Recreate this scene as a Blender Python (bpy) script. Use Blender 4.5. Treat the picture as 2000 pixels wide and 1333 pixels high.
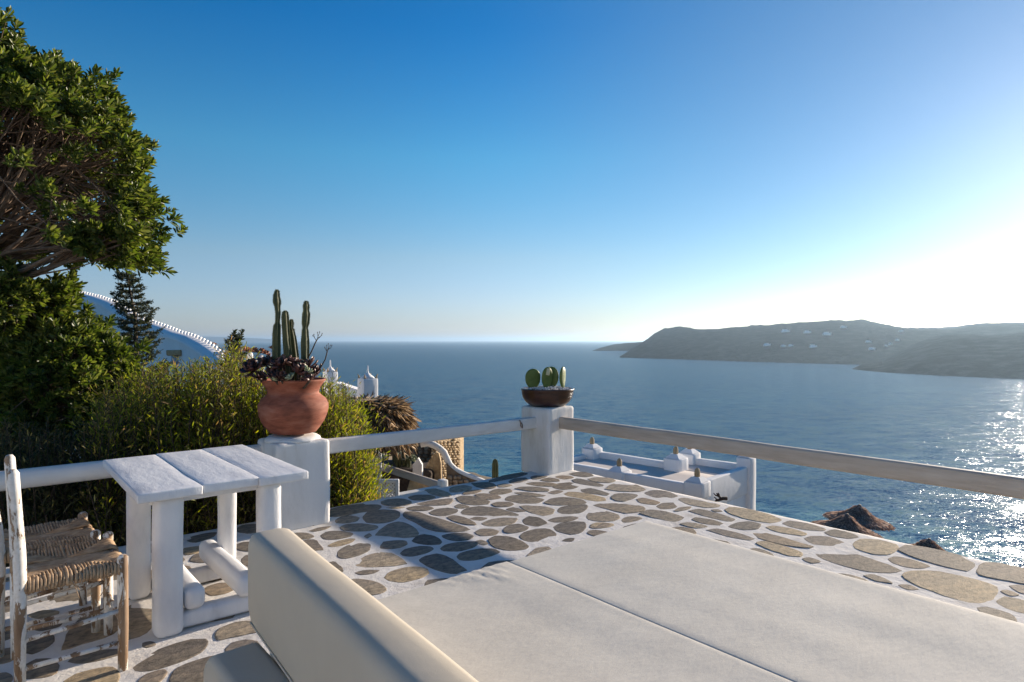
import bpy, bmesh, math, random
import numpy as np
from mathutils import Vector, Matrix, noise
for o in list(bpy.data.objects): bpy.data.objects.remove(o)
random.seed(7); rng = np.random.default_rng(7)
S = bpy.context.scene; C = S.collection
R = math.radians
# ------------------------------------------------------------ camera, sky, sun
EYE = 1.45; F = 1218.0
cam = bpy.data.cameras.new('camera'); camo = bpy.data.objects.new('camera', cam); C.objects.link(camo)
cam.sensor_width = 36; cam.lens = F/2000*36; cam.clip_start = 0.05; cam.clip_end = 80000
camo.location = (0, 0, EYE); camo.rotation_euler = (R(90), 0, 0); cam.shift_y = -0.00075
S.camera = camo
SUN_AZ, SUN_EL = 47.6, 12.6          # clockwise from +Y, above the horizon
W = bpy.data.worlds.new('World'); S.world = W; W.use_nodes = True
nt = W.node_tree; nt.nodes.clear()
sky = nt.nodes.new('ShaderNodeTexSky'); sky.sky_type = 'NISHITA'; sky.sun_disc = False
sky.sun_elevation = R(SUN_EL); sky.sun_rotation = R(SUN_AZ)
sky.altitude = 20; sky.air_density = 1.0; sky.dust_density = 0.15; sky.ozone_density = 4.0
hs = nt.nodes.new('ShaderNodeHueSaturation'); hs.inputs['Saturation'].default_value = 1.15
bg = nt.nodes.new('ShaderNodeBackground'); bg.inputs[1].default_value = 0.055
wo = nt.nodes.new('ShaderNodeOutputWorld')
nt.links.new(sky.outputs[0], hs.inputs['Color']); tint = nt.nodes.new('ShaderNodeMix'); tint.data_type = 'RGBA'; tint.blend_type = 'MULTIPLY'; tint.inputs[0].default_value = 1; 
tcw = nt.nodes.new('ShaderNodeTexCoord'); sxyz = nt.nodes.new('ShaderNodeSeparateXYZ'); nt.links.new(tcw.outputs['Generated'], sxyz.inputs[0])
gr = nt.nodes.new('ShaderNodeValToRGB'); ge = gr.color_ramp.elements          # colour of the clear air by height above the horizon
for _ in range(3): ge.new(0.5)
for e_, (p_, c_) in zip(ge, ((0.0, (1.16, 1.16, 1.66)), (0.13, (1.95, 1.50, 1.38)), (0.28, (1.26, 1.74, 1.58)), (0.45, (0.22, 1.30, 1.60)), (1.0, (0.62, 1.03, 1.24)))): e_.position = p_; e_.color = (*c_, 1)
nt.links.new(sxyz.outputs['Z'], gr.inputs[0]); sunv = nt.nodes.new('ShaderNodeVectorMath'); sunv.operation = 'DOT_PRODUCT'; sunv.inputs[1].default_value = (math.sin(R(SUN_AZ))*math.cos(R(SUN_EL)), math.cos(R(SUN_AZ))*math.cos(R(SUN_EL)), math.sin(R(SUN_EL)))
nt.links.new(tcw.outputs['Generated'], sunv.inputs[0]); wr = nt.nodes.new('ShaderNodeMapRange'); wr.interpolation_type = 'SMOOTHSTEP'; wr.inputs['From Min'].default_value = 0.62; wr.inputs['From Max'].default_value = 0.97
nt.links.new(sunv.outputs['Value'], wr.inputs['Value']); gm = nt.nodes.new('ShaderNodeMix'); gm.data_type = 'RGBA'; gm.inputs[7].default_value = (1.55, 1.38, 1.28, 1)     # droplets near the sun scatter white
nt.links.new(wr.outputs[0], gm.inputs[0]); nt.links.new(gr.outputs[0], gm.inputs[6]); nt.links.new(gm.outputs[2], tint.inputs[7])
nt.links.new(hs.outputs[0], tint.inputs[6]); nt.links.new(tint.outputs[2], bg.inputs[0]); nt.links.new(bg.outputs[0], wo.inputs[0])
sl = bpy.data.lights.new('sun', 'SUN'); sl.energy = 5.0; sl.angle = R(0.53); sl.color = (1.0, 0.86, 0.70)
so = bpy.data.objects.new('sun', sl); C.objects.link(so)
sd = Vector((math.sin(R(SUN_AZ))*math.cos(R(SUN_EL)), math.cos(R(SUN_AZ))*math.cos(R(SUN_EL)), math.sin(R(SUN_EL))))
so.rotation_euler = sd.to_track_quat('Z', 'Y').to_euler(); so.location = (20, 20, 20)
S.view_settings.view_transform = 'Standard'; S.view_settings.look = 'None'
S.view_settings.gamma = 1; S.view_settings.use_curve_mapping = False; S.view_settings.exposure = 0.95
S.render.engine = 'CYCLES'
S.cycles.use_denoising = True
S.cycles.max_bounces = 8; S.cycles.diffuse_bounces = 4; S.cycles.transparent_max_bounces = 8; S.cycles.volume_bounces = 0
S.cycles.sample_clamp_indirect = 6
HAZE_D, HAZE_G, HAZE_C, HAZE_H = 0.000095, 0.55, (0.55, 0.77, 1.0), 140
# ------------------------------------------------------------ frames of reference
VX, VY, UX, UY = 0.7630, 0.6464, -0.6464, 0.7630     # terrace axes: v runs away to the right, u away to the left
ROT = math.atan2(VY, VX)
def L(a, b, z=0.0): return Vector((a*VX+b*UX, a*VY+b*UY, z))
def ab(p): return (p[0]*VX+p[1]*VY, p[0]*UX+p[1]*UY)
def at(px, py, Y): return Vector(((px-1000)/F*Y, Y, EYE-(py-665)/F*Y))
def onplane(px, py, z=0.0):
    Y = (EYE-z)*F/(py-665.0); return Vector(((px-1000)/F*Y, Y, z))
# ------------------------------------------------------------ materials
MATS = {}
def N(t, typ, **kw):
    n = t.nodes.new(typ)
    for k, v in kw.items():
        if k in n.inputs: n.inputs[k].default_value = v
        else: setattr(n, k, v)
    return n
def ramp(t, fac, stops):
    r = t.nodes.new('ShaderNodeValToRGB'); e = r.color_ramp.elements
    while len(e) < len(stops): e.new(0.5)
    for i, (p, c) in enumerate(stops):
        e[i].position = p; e[i].color = (*c, 1) if len(c) == 3 else c
    t.links.new(fac, r.inputs[0]); return r.outputs[0]
def noise_tex(t, scale, detail=5, rough=0.6, stretch=None, coords='Object', dist=0.0):
    tc = t.nodes.new('ShaderNodeTexCoord'); out = tc.outputs[coords]
    if coords == 'World':
        pass
    if stretch:
        mp = t.nodes.new('ShaderNodeMapping'); mp.inputs['Scale'].default_value = stretch
        t.links.new(out, mp.inputs['Vector']); out = mp.outputs[0]
    n = N(t, 'ShaderNodeTexNoise', Scale=scale, Detail=detail, Roughness=rough, Distortion=dist)
    t.links.new(out, n.inputs['Vector']); return n
def pmat(name, stops, scale=6, rough=0.8, bump=0.2, bscale=None, stretch=None, bdist=0.01, detail=6, spec=0.3, objrand=0.0, fine=None, world=False):
    m = bpy.data.materials.new(name); m.use_nodes = True; t = m.node_tree
    p = t.nodes['Principled BSDF']
    n = noise_tex(t, scale, detail, 0.62, stretch)
    col = ramp(t, n.outputs['Fac'], stops)
    if objrand:
        oi = t.nodes.new('ShaderNodeObjectInfo'); h = t.nodes.new('ShaderNodeHueSaturation')
        mr = N(t, 'ShaderNodeMapRange'); mr.inputs['To Min'].default_value = 1-objrand; mr.inputs['To Max'].default_value = 1+objrand
        t.links.new(oi.outputs['Random'], mr.inputs['Value']); t.links.new(mr.outputs[0], h.inputs['Value'])
        t.links.new(col, h.inputs['Color']); col = h.outputs[0]
    t.links.new(col, p.inputs['Base Color'])
    p.inputs['Roughness'].default_value = rough; p.inputs['Specular IOR Level'].default_value = spec
    b = N(t, 'ShaderNodeBump', Strength=bump, Distance=bdist)
    nb = noise_tex(t, bscale or scale*4, 8, 0.65, stretch)
    t.links.new(nb.outputs['Fac'], b.inputs['Height'])
    if fine:
        b2 = N(t, 'ShaderNodeBump', Strength=fine[1], Distance=fine[2]); nf = noise_tex(t, fine[0], 3, 0.7)
        t.links.new(nf.outputs['Fac'], b2.inputs['Height']); t.links.new(b.outputs[0], b2.inputs['Normal']); b = b2
    t.links.new(b.outputs[0], p.inputs['Normal'])
    MATS[name] = m; return m
def leafmat(name, cols, trans=0.4, rough=0.45, tcol=None):
    m = bpy.data.materials.new(name); m.use_nodes = True; t = m.node_tree
    p = t.nodes['Principled BSDF']; out = t.nodes['Material Output']
    g = t.nodes.new('ShaderNodeNewGeometry')
    col = ramp(t, g.outputs['Random Per Island'], [(i/(len(cols)-1), c) for i, c in enumerate(cols)])
    t.links.new(col, p.inputs['Base Color']); p.inputs['Roughness'].default_value = rough
    p.inputs['Specular IOR Level'].default_value = 0.4
    tr = t.nodes.new('ShaderNodeBsdfTranslucent'); mx = t.nodes.new('ShaderNodeMixShader')
    h = N(t, 'ShaderNodeHueSaturation', Saturation=1.15, Value=1.5); t.links.new(col, h.inputs['Color']); t.links.new(h.outputs[0], tr.inputs[0])
    mx.inputs[0].default_value = trans
    t.links.new(p.outputs[0], mx.inputs[1]); t.links.new(tr.outputs[0], mx.inputs[2]); t.links.new(mx.outputs[0], out.inputs[0])
    MATS[name] = m; return m
# limewashed plaster: white with faint streaks and grime
pmat('plaster', [(0.30, (0.56, 0.52, 0.46)), (0.42, (0.70, 0.68, 0.64)), (0.55, (0.76, 0.74, 0.71)), (0.8, (0.80, 0.79, 0.77))], 3.0, 0.85, 0.35, 9, (1, 1, 0.35), 0.02, fine=(120, 0.25, 0.002))
pmat('plaster_far', [(0.25, (0.68, 0.66, 0.64)), (0.7, (0.80, 0.79, 0.78))], 1.2, 0.85, 0.3, 6, (1, 1, 0.3), 0.02)
pmat('white_wood', [(0.3, (0.54, 0.54, 0.55)), (0.45, (0.68, 0.68, 0.69)), (0.6, (0.75, 0.745, 0.74)), (0.8, (0.78, 0.77, 0.76))], 4, 0.55, 0.35, 14, (1.6, 0.6, 0.6), 0.012, spec=0.4, fine=(90, 0.2, 0.0015))
pmat('rail_wood', [(0.25, (0.38, 0.31, 0.245)), (0.5, (0.47, 0.395, 0.32)), (0.8, (0.56, 0.49, 0.41))], 3, 0.6, 0.35, 12, (1, 1, 8), 0.008, spec=0.4)
pmat('rail_paint', [(0.25, (0.60, 0.58, 0.54)), (0.8, (0.74, 0.73, 0.70))], 4, 0.55, 0.25, 12, (1, 1, 3), 0.01)
pmat('mortar', [(0.25, (0.42, 0.38, 0.33)), (0.42, (0.66, 0.62, 0.57)), (0.7, (0.78, 0.75, 0.70))], 5, 0.9, 0.5, 16, None, 0.015, fine=(70, 0.45, 0.004))
pmat('cushion', [(0.3, (0.585, 0.54, 0.46)), (0.7, (0.65, 0.605, 0.52))], 1.6, 0.85, 0.25, 2.2, (1, 3, 1), 0.03, spec=0.3, fine=(400, 0.25, 0.001))
pmat('bolster', [(0.3, (0.46, 0.40, 0.31)), (0.7, (0.52, 0.46, 0.365))], 1.6, 0.7, 0.15, 2.5, None, 0.02, spec=0.3, fine=(400, 0.3, 0.001))
pmat('seam', [(0.3, (0.30, 0.27, 0.23)), (0.7, (0.38, 0.34, 0.30))], 20, 0.8)
pmat('terracotta', [(0.3, (0.13, 0.042, 0.024)), (0.5, (0.27, 0.085, 0.048)), (0.72, (0.36, 0.15, 0.095))], 6, 0.75, 0.25, 22, (1, 1, 3.2), 0.006, fine=(90, 0.2, 0.002))
pmat('dark_clay', [(0.3, (0.018, 0.010, 0.008)), (0.6, (0.06, 0.024, 0.014)), (0.85, (0.13, 0.05, 0.028))], 7, 0.28, 0.3, 18, (1, 1, 3), 0.004, spec=0.55)
pmat('cactus', [(0.3, (0.035, 0.045, 0.018)), (0.7, (0.08, 0.085, 0.032))], 14, 0.6, 0.3, 40, None, 0.004)
pmat('cactus_rib', [(0.3, (0.16, 0.15, 0.06)), (0.7, (0.26, 0.24, 0.11))], 60, 0.7)
pmat('cactus_pad', [(0.3, (0.08, 0.12, 0.025)), (0.7, (0.15, 0.19, 0.045))], 12, 0.5, 0.2, 50, None, 0.003)
pmat('pad_scar', [(0.3, (0.45, 0.42, 0.25)), (0.7, (0.62, 0.58, 0.36))], 40, 0.8)
pmat('gravel', [(0.3, (0.5, 0.45, 0.41)), (0.6, (0.75, 0.72, 0.70))], 40, 0.9)
pmat('soil', [(0.3, (0.03, 0.02, 0.015)), (0.7, (0.08, 0.06, 0.045))], 30, 0.95, 0.8, 60)
pmat('bark', [(0.3, (0.10, 0.065, 0.045)), (0.7, (0.24, 0.17, 0.12))], 18, 0.9, 0.5, 60, (1, 1, 0.3), 0.004)
pmat('dark_bark', [(0.3, (0.035, 0.025, 0.018)), (0.7, (0.09, 0.065, 0.045))], 18, 0.9, 0.4, 50)
pmat('rush', [(0.25, (0.20, 0.12, 0.065)), (0.5, (0.40, 0.27, 0.16)), (0.8, (0.60, 0.44, 0.29))], 25, 0.8, 0.5, 160, None, 0.002, spec=0.35)
pmat('thatch', [(0.25, (0.12, 0.08, 0.05)), (0.5, (0.26, 0.18, 0.11)), (0.8, (0.46, 0.35, 0.23))], 6, 0.85, 0.4, 40)
pmat('thatch_grey', [(0.25, (0.10, 0.07, 0.055)), (0.5, (0.19, 0.13, 0.105)), (0.8, (0.30, 0.21, 0.17))], 3, 0.9, 0.4, 14)
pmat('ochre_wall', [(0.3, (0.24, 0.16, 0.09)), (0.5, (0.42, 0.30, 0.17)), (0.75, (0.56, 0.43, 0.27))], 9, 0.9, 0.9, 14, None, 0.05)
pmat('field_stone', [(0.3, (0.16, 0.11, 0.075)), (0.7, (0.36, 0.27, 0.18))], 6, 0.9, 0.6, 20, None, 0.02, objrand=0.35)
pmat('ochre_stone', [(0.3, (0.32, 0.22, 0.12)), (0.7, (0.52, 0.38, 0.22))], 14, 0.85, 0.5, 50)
pmat('wood_brown', [(0.3, (0.16, 0.09, 0.05)), (0.7, (0.32, 0.20, 0.12))], 7, 0.7, 0.4, 20, (1, 1, 6), 0.01)
pmat('grey_paving', [(0.3, (0.16, 0.16, 0.17)), (0.7, (0.24, 0.24, 0.25))], 3, 0.9, 0.3)
pmat('roof_screed', [(0.3, (0.54, 0.47, 0.41)), (0.7, (0.66, 0.59, 0.53))], 1.5, 0.9, 0.25, 8)
pmat('terrain', [(0.3, (0.07, 0.055, 0.035)), (0.5, (0.13, 0.10, 0.065)), (0.8, (0.20, 0.16, 0.11))], 0.9, 0.95, 0.6, 3, None, 0.2)
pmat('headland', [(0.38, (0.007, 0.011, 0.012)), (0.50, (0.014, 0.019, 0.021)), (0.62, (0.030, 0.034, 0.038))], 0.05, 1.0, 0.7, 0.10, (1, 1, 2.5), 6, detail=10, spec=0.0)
pmat('blue_wood', [(0.3, (0.08, 0.20, 0.42)), (0.7, (0.12, 0.28, 0.52))], 8, 0.6)
pmat('window_dark', [(0.3, (0.25, 0.32, 0.40)), (0.7, (0.35, 0.42, 0.50))], 3, 0.25)
pmat('driftwood', [(0.3, (0.03, 0.02, 0.015)), (0.7, (0.09, 0.06, 0.045))], 10, 0.85, 0.6, 50)
pmat('succulent', [(0.3, (0.05, 0.02, 0.018)), (0.55, (0.11, 0.042, 0.034)), (0.75, (0.20, 0.10, 0.055))], 9, 0.42, 0.15, 30, spec=0.45)
pmat('succulent_red', [(0.3, (0.16, 0.05, 0.025)), (0.7, (0.32, 0.13, 0.06))], 9, 0.6)
pmat('pale_succulent', [(0.3, (0.22, 0.26, 0.14)), (0.7, (0.46, 0.48, 0.32))], 12, 0.6)
leafmat('tree_leaf', [(0.035, 0.055, 0.012), (0.07, 0.10, 0.018), (0.12, 0.15, 0.03), (0.19, 0.20, 0.055)], 0.42, 0.38)
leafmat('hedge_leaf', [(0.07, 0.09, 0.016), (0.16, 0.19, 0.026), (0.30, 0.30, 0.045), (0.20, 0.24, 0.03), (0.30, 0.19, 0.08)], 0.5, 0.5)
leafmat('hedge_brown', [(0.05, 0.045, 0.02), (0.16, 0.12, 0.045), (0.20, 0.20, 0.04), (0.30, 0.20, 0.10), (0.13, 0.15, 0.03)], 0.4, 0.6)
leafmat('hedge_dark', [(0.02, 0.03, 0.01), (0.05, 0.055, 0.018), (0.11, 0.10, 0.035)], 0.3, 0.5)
leafmat('needle', [(0.022, 0.032, 0.016), (0.045, 0.058, 0.028), (0.085, 0.085, 0.04)], 0.2, 0.6)
leafmat('straw', [(0.10, 0.065, 0.04), (0.22, 0.15, 0.09), (0.38, 0.28, 0.18), (0.55, 0.43, 0.30)], 0.25, 0.7)
leafmat('reed_leaf', [(0.12, 0.08, 0.065), (0.26, 0.18, 0.145), (0.55, 0.42, 0.34)], 0.35, 0.8)
# paving stone: one colour drawn per stone, grain and grit on top
def stonemat(name, cols):
    m = bpy.data.materials.new(name); m.use_nodes = True; t = m.node_tree; p = t.nodes['Principled BSDF']
    oi = t.nodes.new('ShaderNodeObjectInfo')
    base = ramp(t, oi.outputs['Random'], [(i/(len(cols)-1), c) for i, c in enumerate(cols)])
    n1 = noise_tex(t, 14, 8, 0.7, (1, 1.8, 1)); g1 = ramp(t, n1.outputs['Fac'], [(0.32, (0.42, 0.42, 0.44)), (0.48, (0.95, 0.94, 0.92)), (0.7, (1.6, 1.5, 1.38))])
    mx = t.nodes.new('ShaderNodeMix'); mx.data_type = 'RGBA'; mx.blend_type = 'MULTIPLY'; mx.inputs[0].default_value = 1
    t.links.new(base, mx.inputs[6]); t.links.new(g1, mx.inputs[7])
    n2 = noise_tex(t, 2.5, 3, 0.5); g2 = ramp(t, n2.outputs['Fac'], [(0.35, (0.85, 0.85, 0.88)), (0.7, (1.15, 1.1, 1.0))])
    mx2 = t.nodes.new('ShaderNodeMix'); mx2.data_type = 'RGBA'; mx2.blend_type = 'MULTIPLY'; mx2.inputs[0].default_value = 1
    t.links.new(mx.outputs[2], mx2.inputs[6]); t.links.new(g2, mx2.inputs[7])
    t.links.new(mx2.outputs[2], p.inputs['Base Color']); p.inputs['Roughness'].default_value = 0.8; p.inputs['Specular IOR Level'].default_value = 0.15
    b = N(t, 'ShaderNodeBump', Strength=0.9, Distance=0.007); nb = noise_tex(t, 38, 10, 0.75, (1, 1.7, 1))
    t.links.new(nb.outputs['Fac'], b.inputs['Height']); t.links.new(b.outputs[0], p.inputs['Normal'])
    MATS[name] = m
stonemat('paving_stone', [(0.13, 0.118, 0.105), (0.27, 0.23, 0.18), (0.15, 0.138, 0.125), (0.38, 0.325, 0.25), (0.18, 0.165, 0.145), (0.30, 0.24, 0.175), (0.22, 0.20, 0.18)])
stonemat('paving_ochre', [(0.42, 0.34, 0.23), (0.36, 0.30, 0.21)])
# peeling paint over brown wood
def peel():
    m = bpy.data.materials.new('peeling_paint'); m.use_nodes = True; t = m.node_tree; p = t.nodes['Principled BSDF']
    n = noise_tex(t, 9, 8, 0.68, (1.6, 1.6, 0.45), dist=0.6)
    oi = t.nodes.new('ShaderNodeObjectInfo'); ad = N(t, 'ShaderNodeMath', operation='MULTIPLY_ADD'); ad.inputs[1].default_value = 0.08; ad.inputs[2].default_value = -0.04
    t.links.new(oi.outputs['Random'], ad.inputs[0]); a2 = N(t, 'ShaderNodeMath', operation='ADD'); t.links.new(n.outputs['Fac'], a2.inputs[0]); t.links.new(ad.outputs[0], a2.inputs[1])
    mask = ramp(t, a2.outputs[0], [(0.48, (0, 0, 0)), (0.492, (1, 1, 1))])
    w = noise_tex(t, 30, 6, 0.6, (1, 1, 0.15)); wood = ramp(t, w.outputs['Fac'], [(0.3, (0.15, 0.085, 0.045)), (0.7, (0.38, 0.26, 0.16))])
    pn = noise_tex(t, 40, 4); pc = ramp(t, pn.outputs['Fac'], [(0.3, (0.60, 0.55, 0.47)), (0.6, (0.74, 0.71, 0.66))])
    mx = t.nodes.new('ShaderNodeMix'); mx.data_type = 'RGBA'; t.links.new(mask, mx.inputs[0]); t.links.new(wood, mx.inputs[6]); t.links.new(pc, mx.inputs[7])
    t.links.new(mx.outputs[2], p.inputs['Base Color']); p.inputs['Roughness'].default_value = 0.7
    b = N(t, 'ShaderNodeBump', Strength=0.8, Distance=0.003); t.links.new(mask, b.inputs['Height']); t.links.new(b.outputs[0], p.inputs['Normal'])
    MATS['peeling_paint'] = m
peel()
def seamat():
    m = bpy.data.materials.new('sea_water'); m.use_nodes = True; t = m.node_tree; p = t.nodes['Principled BSDF']
    tc = t.nodes.new('ShaderNodeTexCoord')
    p.inputs['Base Color'].default_value = (0.004, 0.05, 0.085, 1); p.inputs['Roughness'].default_value = 0.06
    p.inputs['IOR'].default_value = 1.22; p.inputs['Specular IOR Level'].default_value = 0.5
    def wn(scale, stretch, rot, detail, out='Fac', dist=0.4):
        mp = t.nodes.new('ShaderNodeMapping'); mp.inputs['Scale'].default_value = stretch; mp.inputs['Rotation'].default_value = (0, 0, R(rot))
        t.links.new(tc.outputs['Object'], mp.inputs['Vector'])
        n = N(t, 'ShaderNodeTexNoise', Scale=scale, Detail=detail, Roughness=0.6, Distortion=dist); t.links.new(mp.outputs[0], n.inputs['Vector']); return n.outputs[out]
    # wave slopes at three sizes, taken straight as surface tilt so that distant water stays rough
    acc = None
    for sc, st, ro, de, amp in ((0.10, (1, 2.0, 1), 35, 2, 0.8), (0.8, (1, 2.4, 1), 28, 3, 1.35), (3.8, (1, 1.8, 1), 40, 3, 1.35)):
        v = N(t, 'ShaderNodeVectorMath', operation='SUBTRACT'); v.inputs[1].default_value = (0.5, 0.5, 0.5); t.links.new(wn(sc, st, ro, de, 'Color'), v.inputs[0])
        m_ = N(t, 'ShaderNodeVectorMath', operation='MULTIPLY'); m_.inputs[1].default_value = (amp, amp, 0); t.links.new(v.outputs[0], m_.inputs[0])
        if acc is None: acc = m_
        else:
            a_ = N(t, 'ShaderNodeVectorMath', operation='ADD'); t.links.new(acc.outputs[0], a_.inputs[0]); t.links.new(m_.outputs[0], a_.inputs[1]); acc = a_
    a_ = N(t, 'ShaderNodeVectorMath', operation='ADD'); a_.inputs[1].default_value = (0, 0, 1); t.links.new(acc.outputs[0], a_.inputs[0])
    nz = N(t, 'ShaderNodeVectorMath', operation='NORMALIZE'); t.links.new(a_.outputs[0], nz.inputs[0]); t.links.new(nz.outputs[0], p.inputs['Normal'])
    # rough water seen at a low angle hides its own flat faces, so its mirror share levels off
    gl = N(t, 'ShaderNodeBsdfGlossy'); gl.inputs['Roughness'].default_value = 0.19; gl.inputs['Color'].default_value = (0.9, 0.96, 1, 1); df = N(t, 'ShaderNodeBsdfDiffuse'); fr = N(t, 'ShaderNodeFresnel', IOR=1.33); mn = N(t, 'ShaderNodeMath', operation='MINIMUM'); mn.inputs[1].default_value = 0.28
    t.links.new(fr.outputs[0], mn.inputs[0]); ms = N(t, 'ShaderNodeMixShader'); t.links.new(mn.outputs[0], ms.inputs[0]); t.links.new(df.outputs[0], ms.inputs[1]); t.links.new(gl.outputs[0], ms.inputs[2])
    for q in (gl, df, fr): t.links.new(nz.outputs[0], q.inputs['Normal'])
    t.links.new(ms.outputs[0], t.nodes['Material Output'].inputs['Surface'])
    # shallow turquoise water over sand near the beach, broad wind streaks farther out
    g = N(t, 'ShaderNodeVectorMath', operation='DOT_PRODUCT'); g.inputs[1].default_value = (0.64, 0.77, 0); t.links.new(tc.outputs['Object'], g.inputs[0])
    sn = wn(0.05, (1, 1, 1), 0, 3); ma = N(t, 'ShaderNodeMath', operation='MULTIPLY_ADD'); ma.inputs[1].default_value = 26; t.links.new(sn, ma.inputs[0]); t.links.new(g.outputs['Value'], ma.inputs[2])
    mr = N(t, 'ShaderNodeMapRange'); mr.inputs['From Min'].default_value = 110; mr.inputs['From Max'].default_value = 165; t.links.new(ma.outputs[0], mr.inputs['Value'])
    deep = ramp(t, wn(0.012, (0.6, 3, 1), 10, 4), [(0.35, (0.002, 0.038, 0.066)), (0.65, (0.003, 0.056, 0.088))])
    mx = t.nodes.new('ShaderNodeMix'); mx.data_type = 'RGBA'; t.links.new(mr.outputs[0], mx.inputs[0]); mx.inputs[6].default_value = (0.035, 0.19, 0.18, 1); t.links.new(deep, mx.inputs[7])
    t.links.new(mx.outputs[2], p.inputs['Base Color']); t.links.new(mx.outputs[2], df.inputs['Color'])
    MATS['sea_water'] = m
seamat()
# ------------------------------------------------------------ objects
def link(o, parent=None, kind=None, label=None, cat=None, group=None):
    C.objects.link(o)
    if parent is not None: o.parent = parent
    if kind: o['kind'] = kind
    if label: o['label'] = label
    if cat: o['category'] = cat
    if group: o['group'] = group
    return o
def thing(name, label, cat, loc=(0, 0, 0), rot=0.0, group=None):
    o = bpy.data.objects.new(name, None); o.empty_display_size = 0.1
    o.location = loc; o.rotation_euler = (0, 0, rot)
    return link(o, None, None, label, cat, group)
def mesh_obj(name, me, m, parent=None, smooth=True, **kw):
    if isinstance(m, str): m = MATS[m]
    if not me.materials: me.materials.append(m)
    if smooth: me.shade_smooth()
    o = bpy.data.objects.new(name, me); return link(o, parent, **kw)
def frompy(name, v, f):
    me = bpy.data.meshes.new(name); me.from_pydata([tuple(p) for p in v], [], [tuple(q) for q in f]); me.update(); return me
def fromnp(name, v, quads=None, tris=None):
    me = bpy.data.meshes.new(name); v = np.asarray(v, dtype=np.float32).reshape(-1, 3)
    k = quads if quads is not None else tris; k = np.asarray(k, dtype=np.int32); n = k.shape[1]
    me.vertices.add(len(v)); me.vertices.foreach_set('co', v.ravel())
    me.loops.add(k.size); me.loops.foreach_set('vertex_index', k.ravel())
    me.polygons.add(len(k)); me.polygons.foreach_set('loop_start', np.arange(0, k.size, n, dtype=np.int32))
    me.update(calc_edges=True); me.validate(); return me
def bm_mesh(name, bm):
    me = bpy.data.meshes.new(name); bm.to_mesh(me); bm.free(); return me
def rbox(name, size, bevel=0.01, seg=3, center=(0, 0, 0), rot=None, cuts=0, wob=0.0, wsc=4.0, taper=None):
    """a bevelled box, optionally subdivided and made uneven by hand"""
    bm = bmesh.new(); bmesh.ops.create_cube(bm, size=1)
    for v in bm.verts: v.co = Vector((v.co.x*size[0], v.co.y*size[1], v.co.z*size[2]))
    if taper:
        for v in bm.verts:
            if v.co.z > 0: v.co.x *= taper; v.co.y *= taper
    if bevel: bmesh.ops.bevel(bm, geom=bm.edges[:]+bm.verts[:], offset=bevel, segments=seg, profile=0.5, affect='EDGES')
    if cuts:
        for ax in range(3):
            n = max(1, int(size[ax]/cuts))
            for k in range(1, n):
                c = -size[ax]/2+size[ax]*k/n; no = [0, 0, 0]; no[ax] = 1; co = [0, 0, 0]; co[ax] = c
                bmesh.ops.bisect_plane(bm, geom=bm.verts[:]+bm.edges[:]+bm.faces[:], plane_co=co, plane_no=no)
    ce = Vector(center)
    for v in bm.verts:
        if rot is not None: v.co = rot @ v.co
        v.co += ce
        if wob: 
            d = noise.noise_vector(v.co*wsc+Vector((hash(name) % 7, 3.1, center[0]*5))); v.co += d*wob
    return bm_mesh(name, bm)
def tube(pts, radii, n=8, cap=True, verts=None, faces=None, flat=1.0):
    """swept tube, appended to verts and faces"""
    V = verts if verts is not None else []; Fc = faces if faces is not None else []
    b0 = len(V); pts = [Vector(p) for p in pts]
    if not hasattr(radii, '__len__'): radii = [radii]*len(pts)
    up = Vector((0, 0, 1)); 
    for i, p in enumerate(pts):
        d = (pts[min(i+1, len(pts)-1)]-pts[max(i-1, 0)]); d = d.normalized() if d.length > 1e-9 else Vector((0, 0, 1))
        if i == 0:
            side = d.cross(up) if abs(d.z) < 0.95 else d.cross(Vector((0, 1, 0)))
        else: side = side-d*side.dot(d)
        side.normalize(); o = d.cross(side)
        for k in range(n):
            an = 2*math.pi*k/n; V.append(p+side*math.cos(an)*radii[i]+o*math.sin(an)*radii[i]*flat)
    for i in range(len(pts)-1):
        for k in range(n):
            a = b0+i*n+k; b = b0+i*n+(k+1) % n; Fc.append((a, b, b+n, a+n))
    if cap:
        Fc.append(tuple(b0+k for k in range(n))[::-1]); Fc.append(tuple(b0+(len(pts)-1)*n+k for k in range(n)))
    return V, Fc
def lathe(name, prof, n=48, wob=0.0, center=(0, 0, 0)):
    V = []; Fc = []
    for i, (r, z) in enumerate(prof):
        for k in range(n):
            an = 2*math.pi*k/n; rr = r*(1+wob*noise.noise(Vector((math.cos(an)*1.3, math.sin(an)*1.3, z*6))))
            V.append((center[0]+rr*math.cos(an), center[1]+rr*math.sin(an), center[2]+z))
    for i in range(len(prof)-1):
        for k in range(n):
            Fc.append((i*n+k, i*n+(k+1) % n, (i+1)*n+(k+1) % n, (i+1)*n+k))
    if prof[0][0] > 1e-4: Fc.append(tuple(range(n))[::-1])
    if prof[-1][0] > 1e-4: Fc.append(tuple((len(prof)-1)*n+k for k in range(n)))
    return frompy(name, V, Fc)
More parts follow.
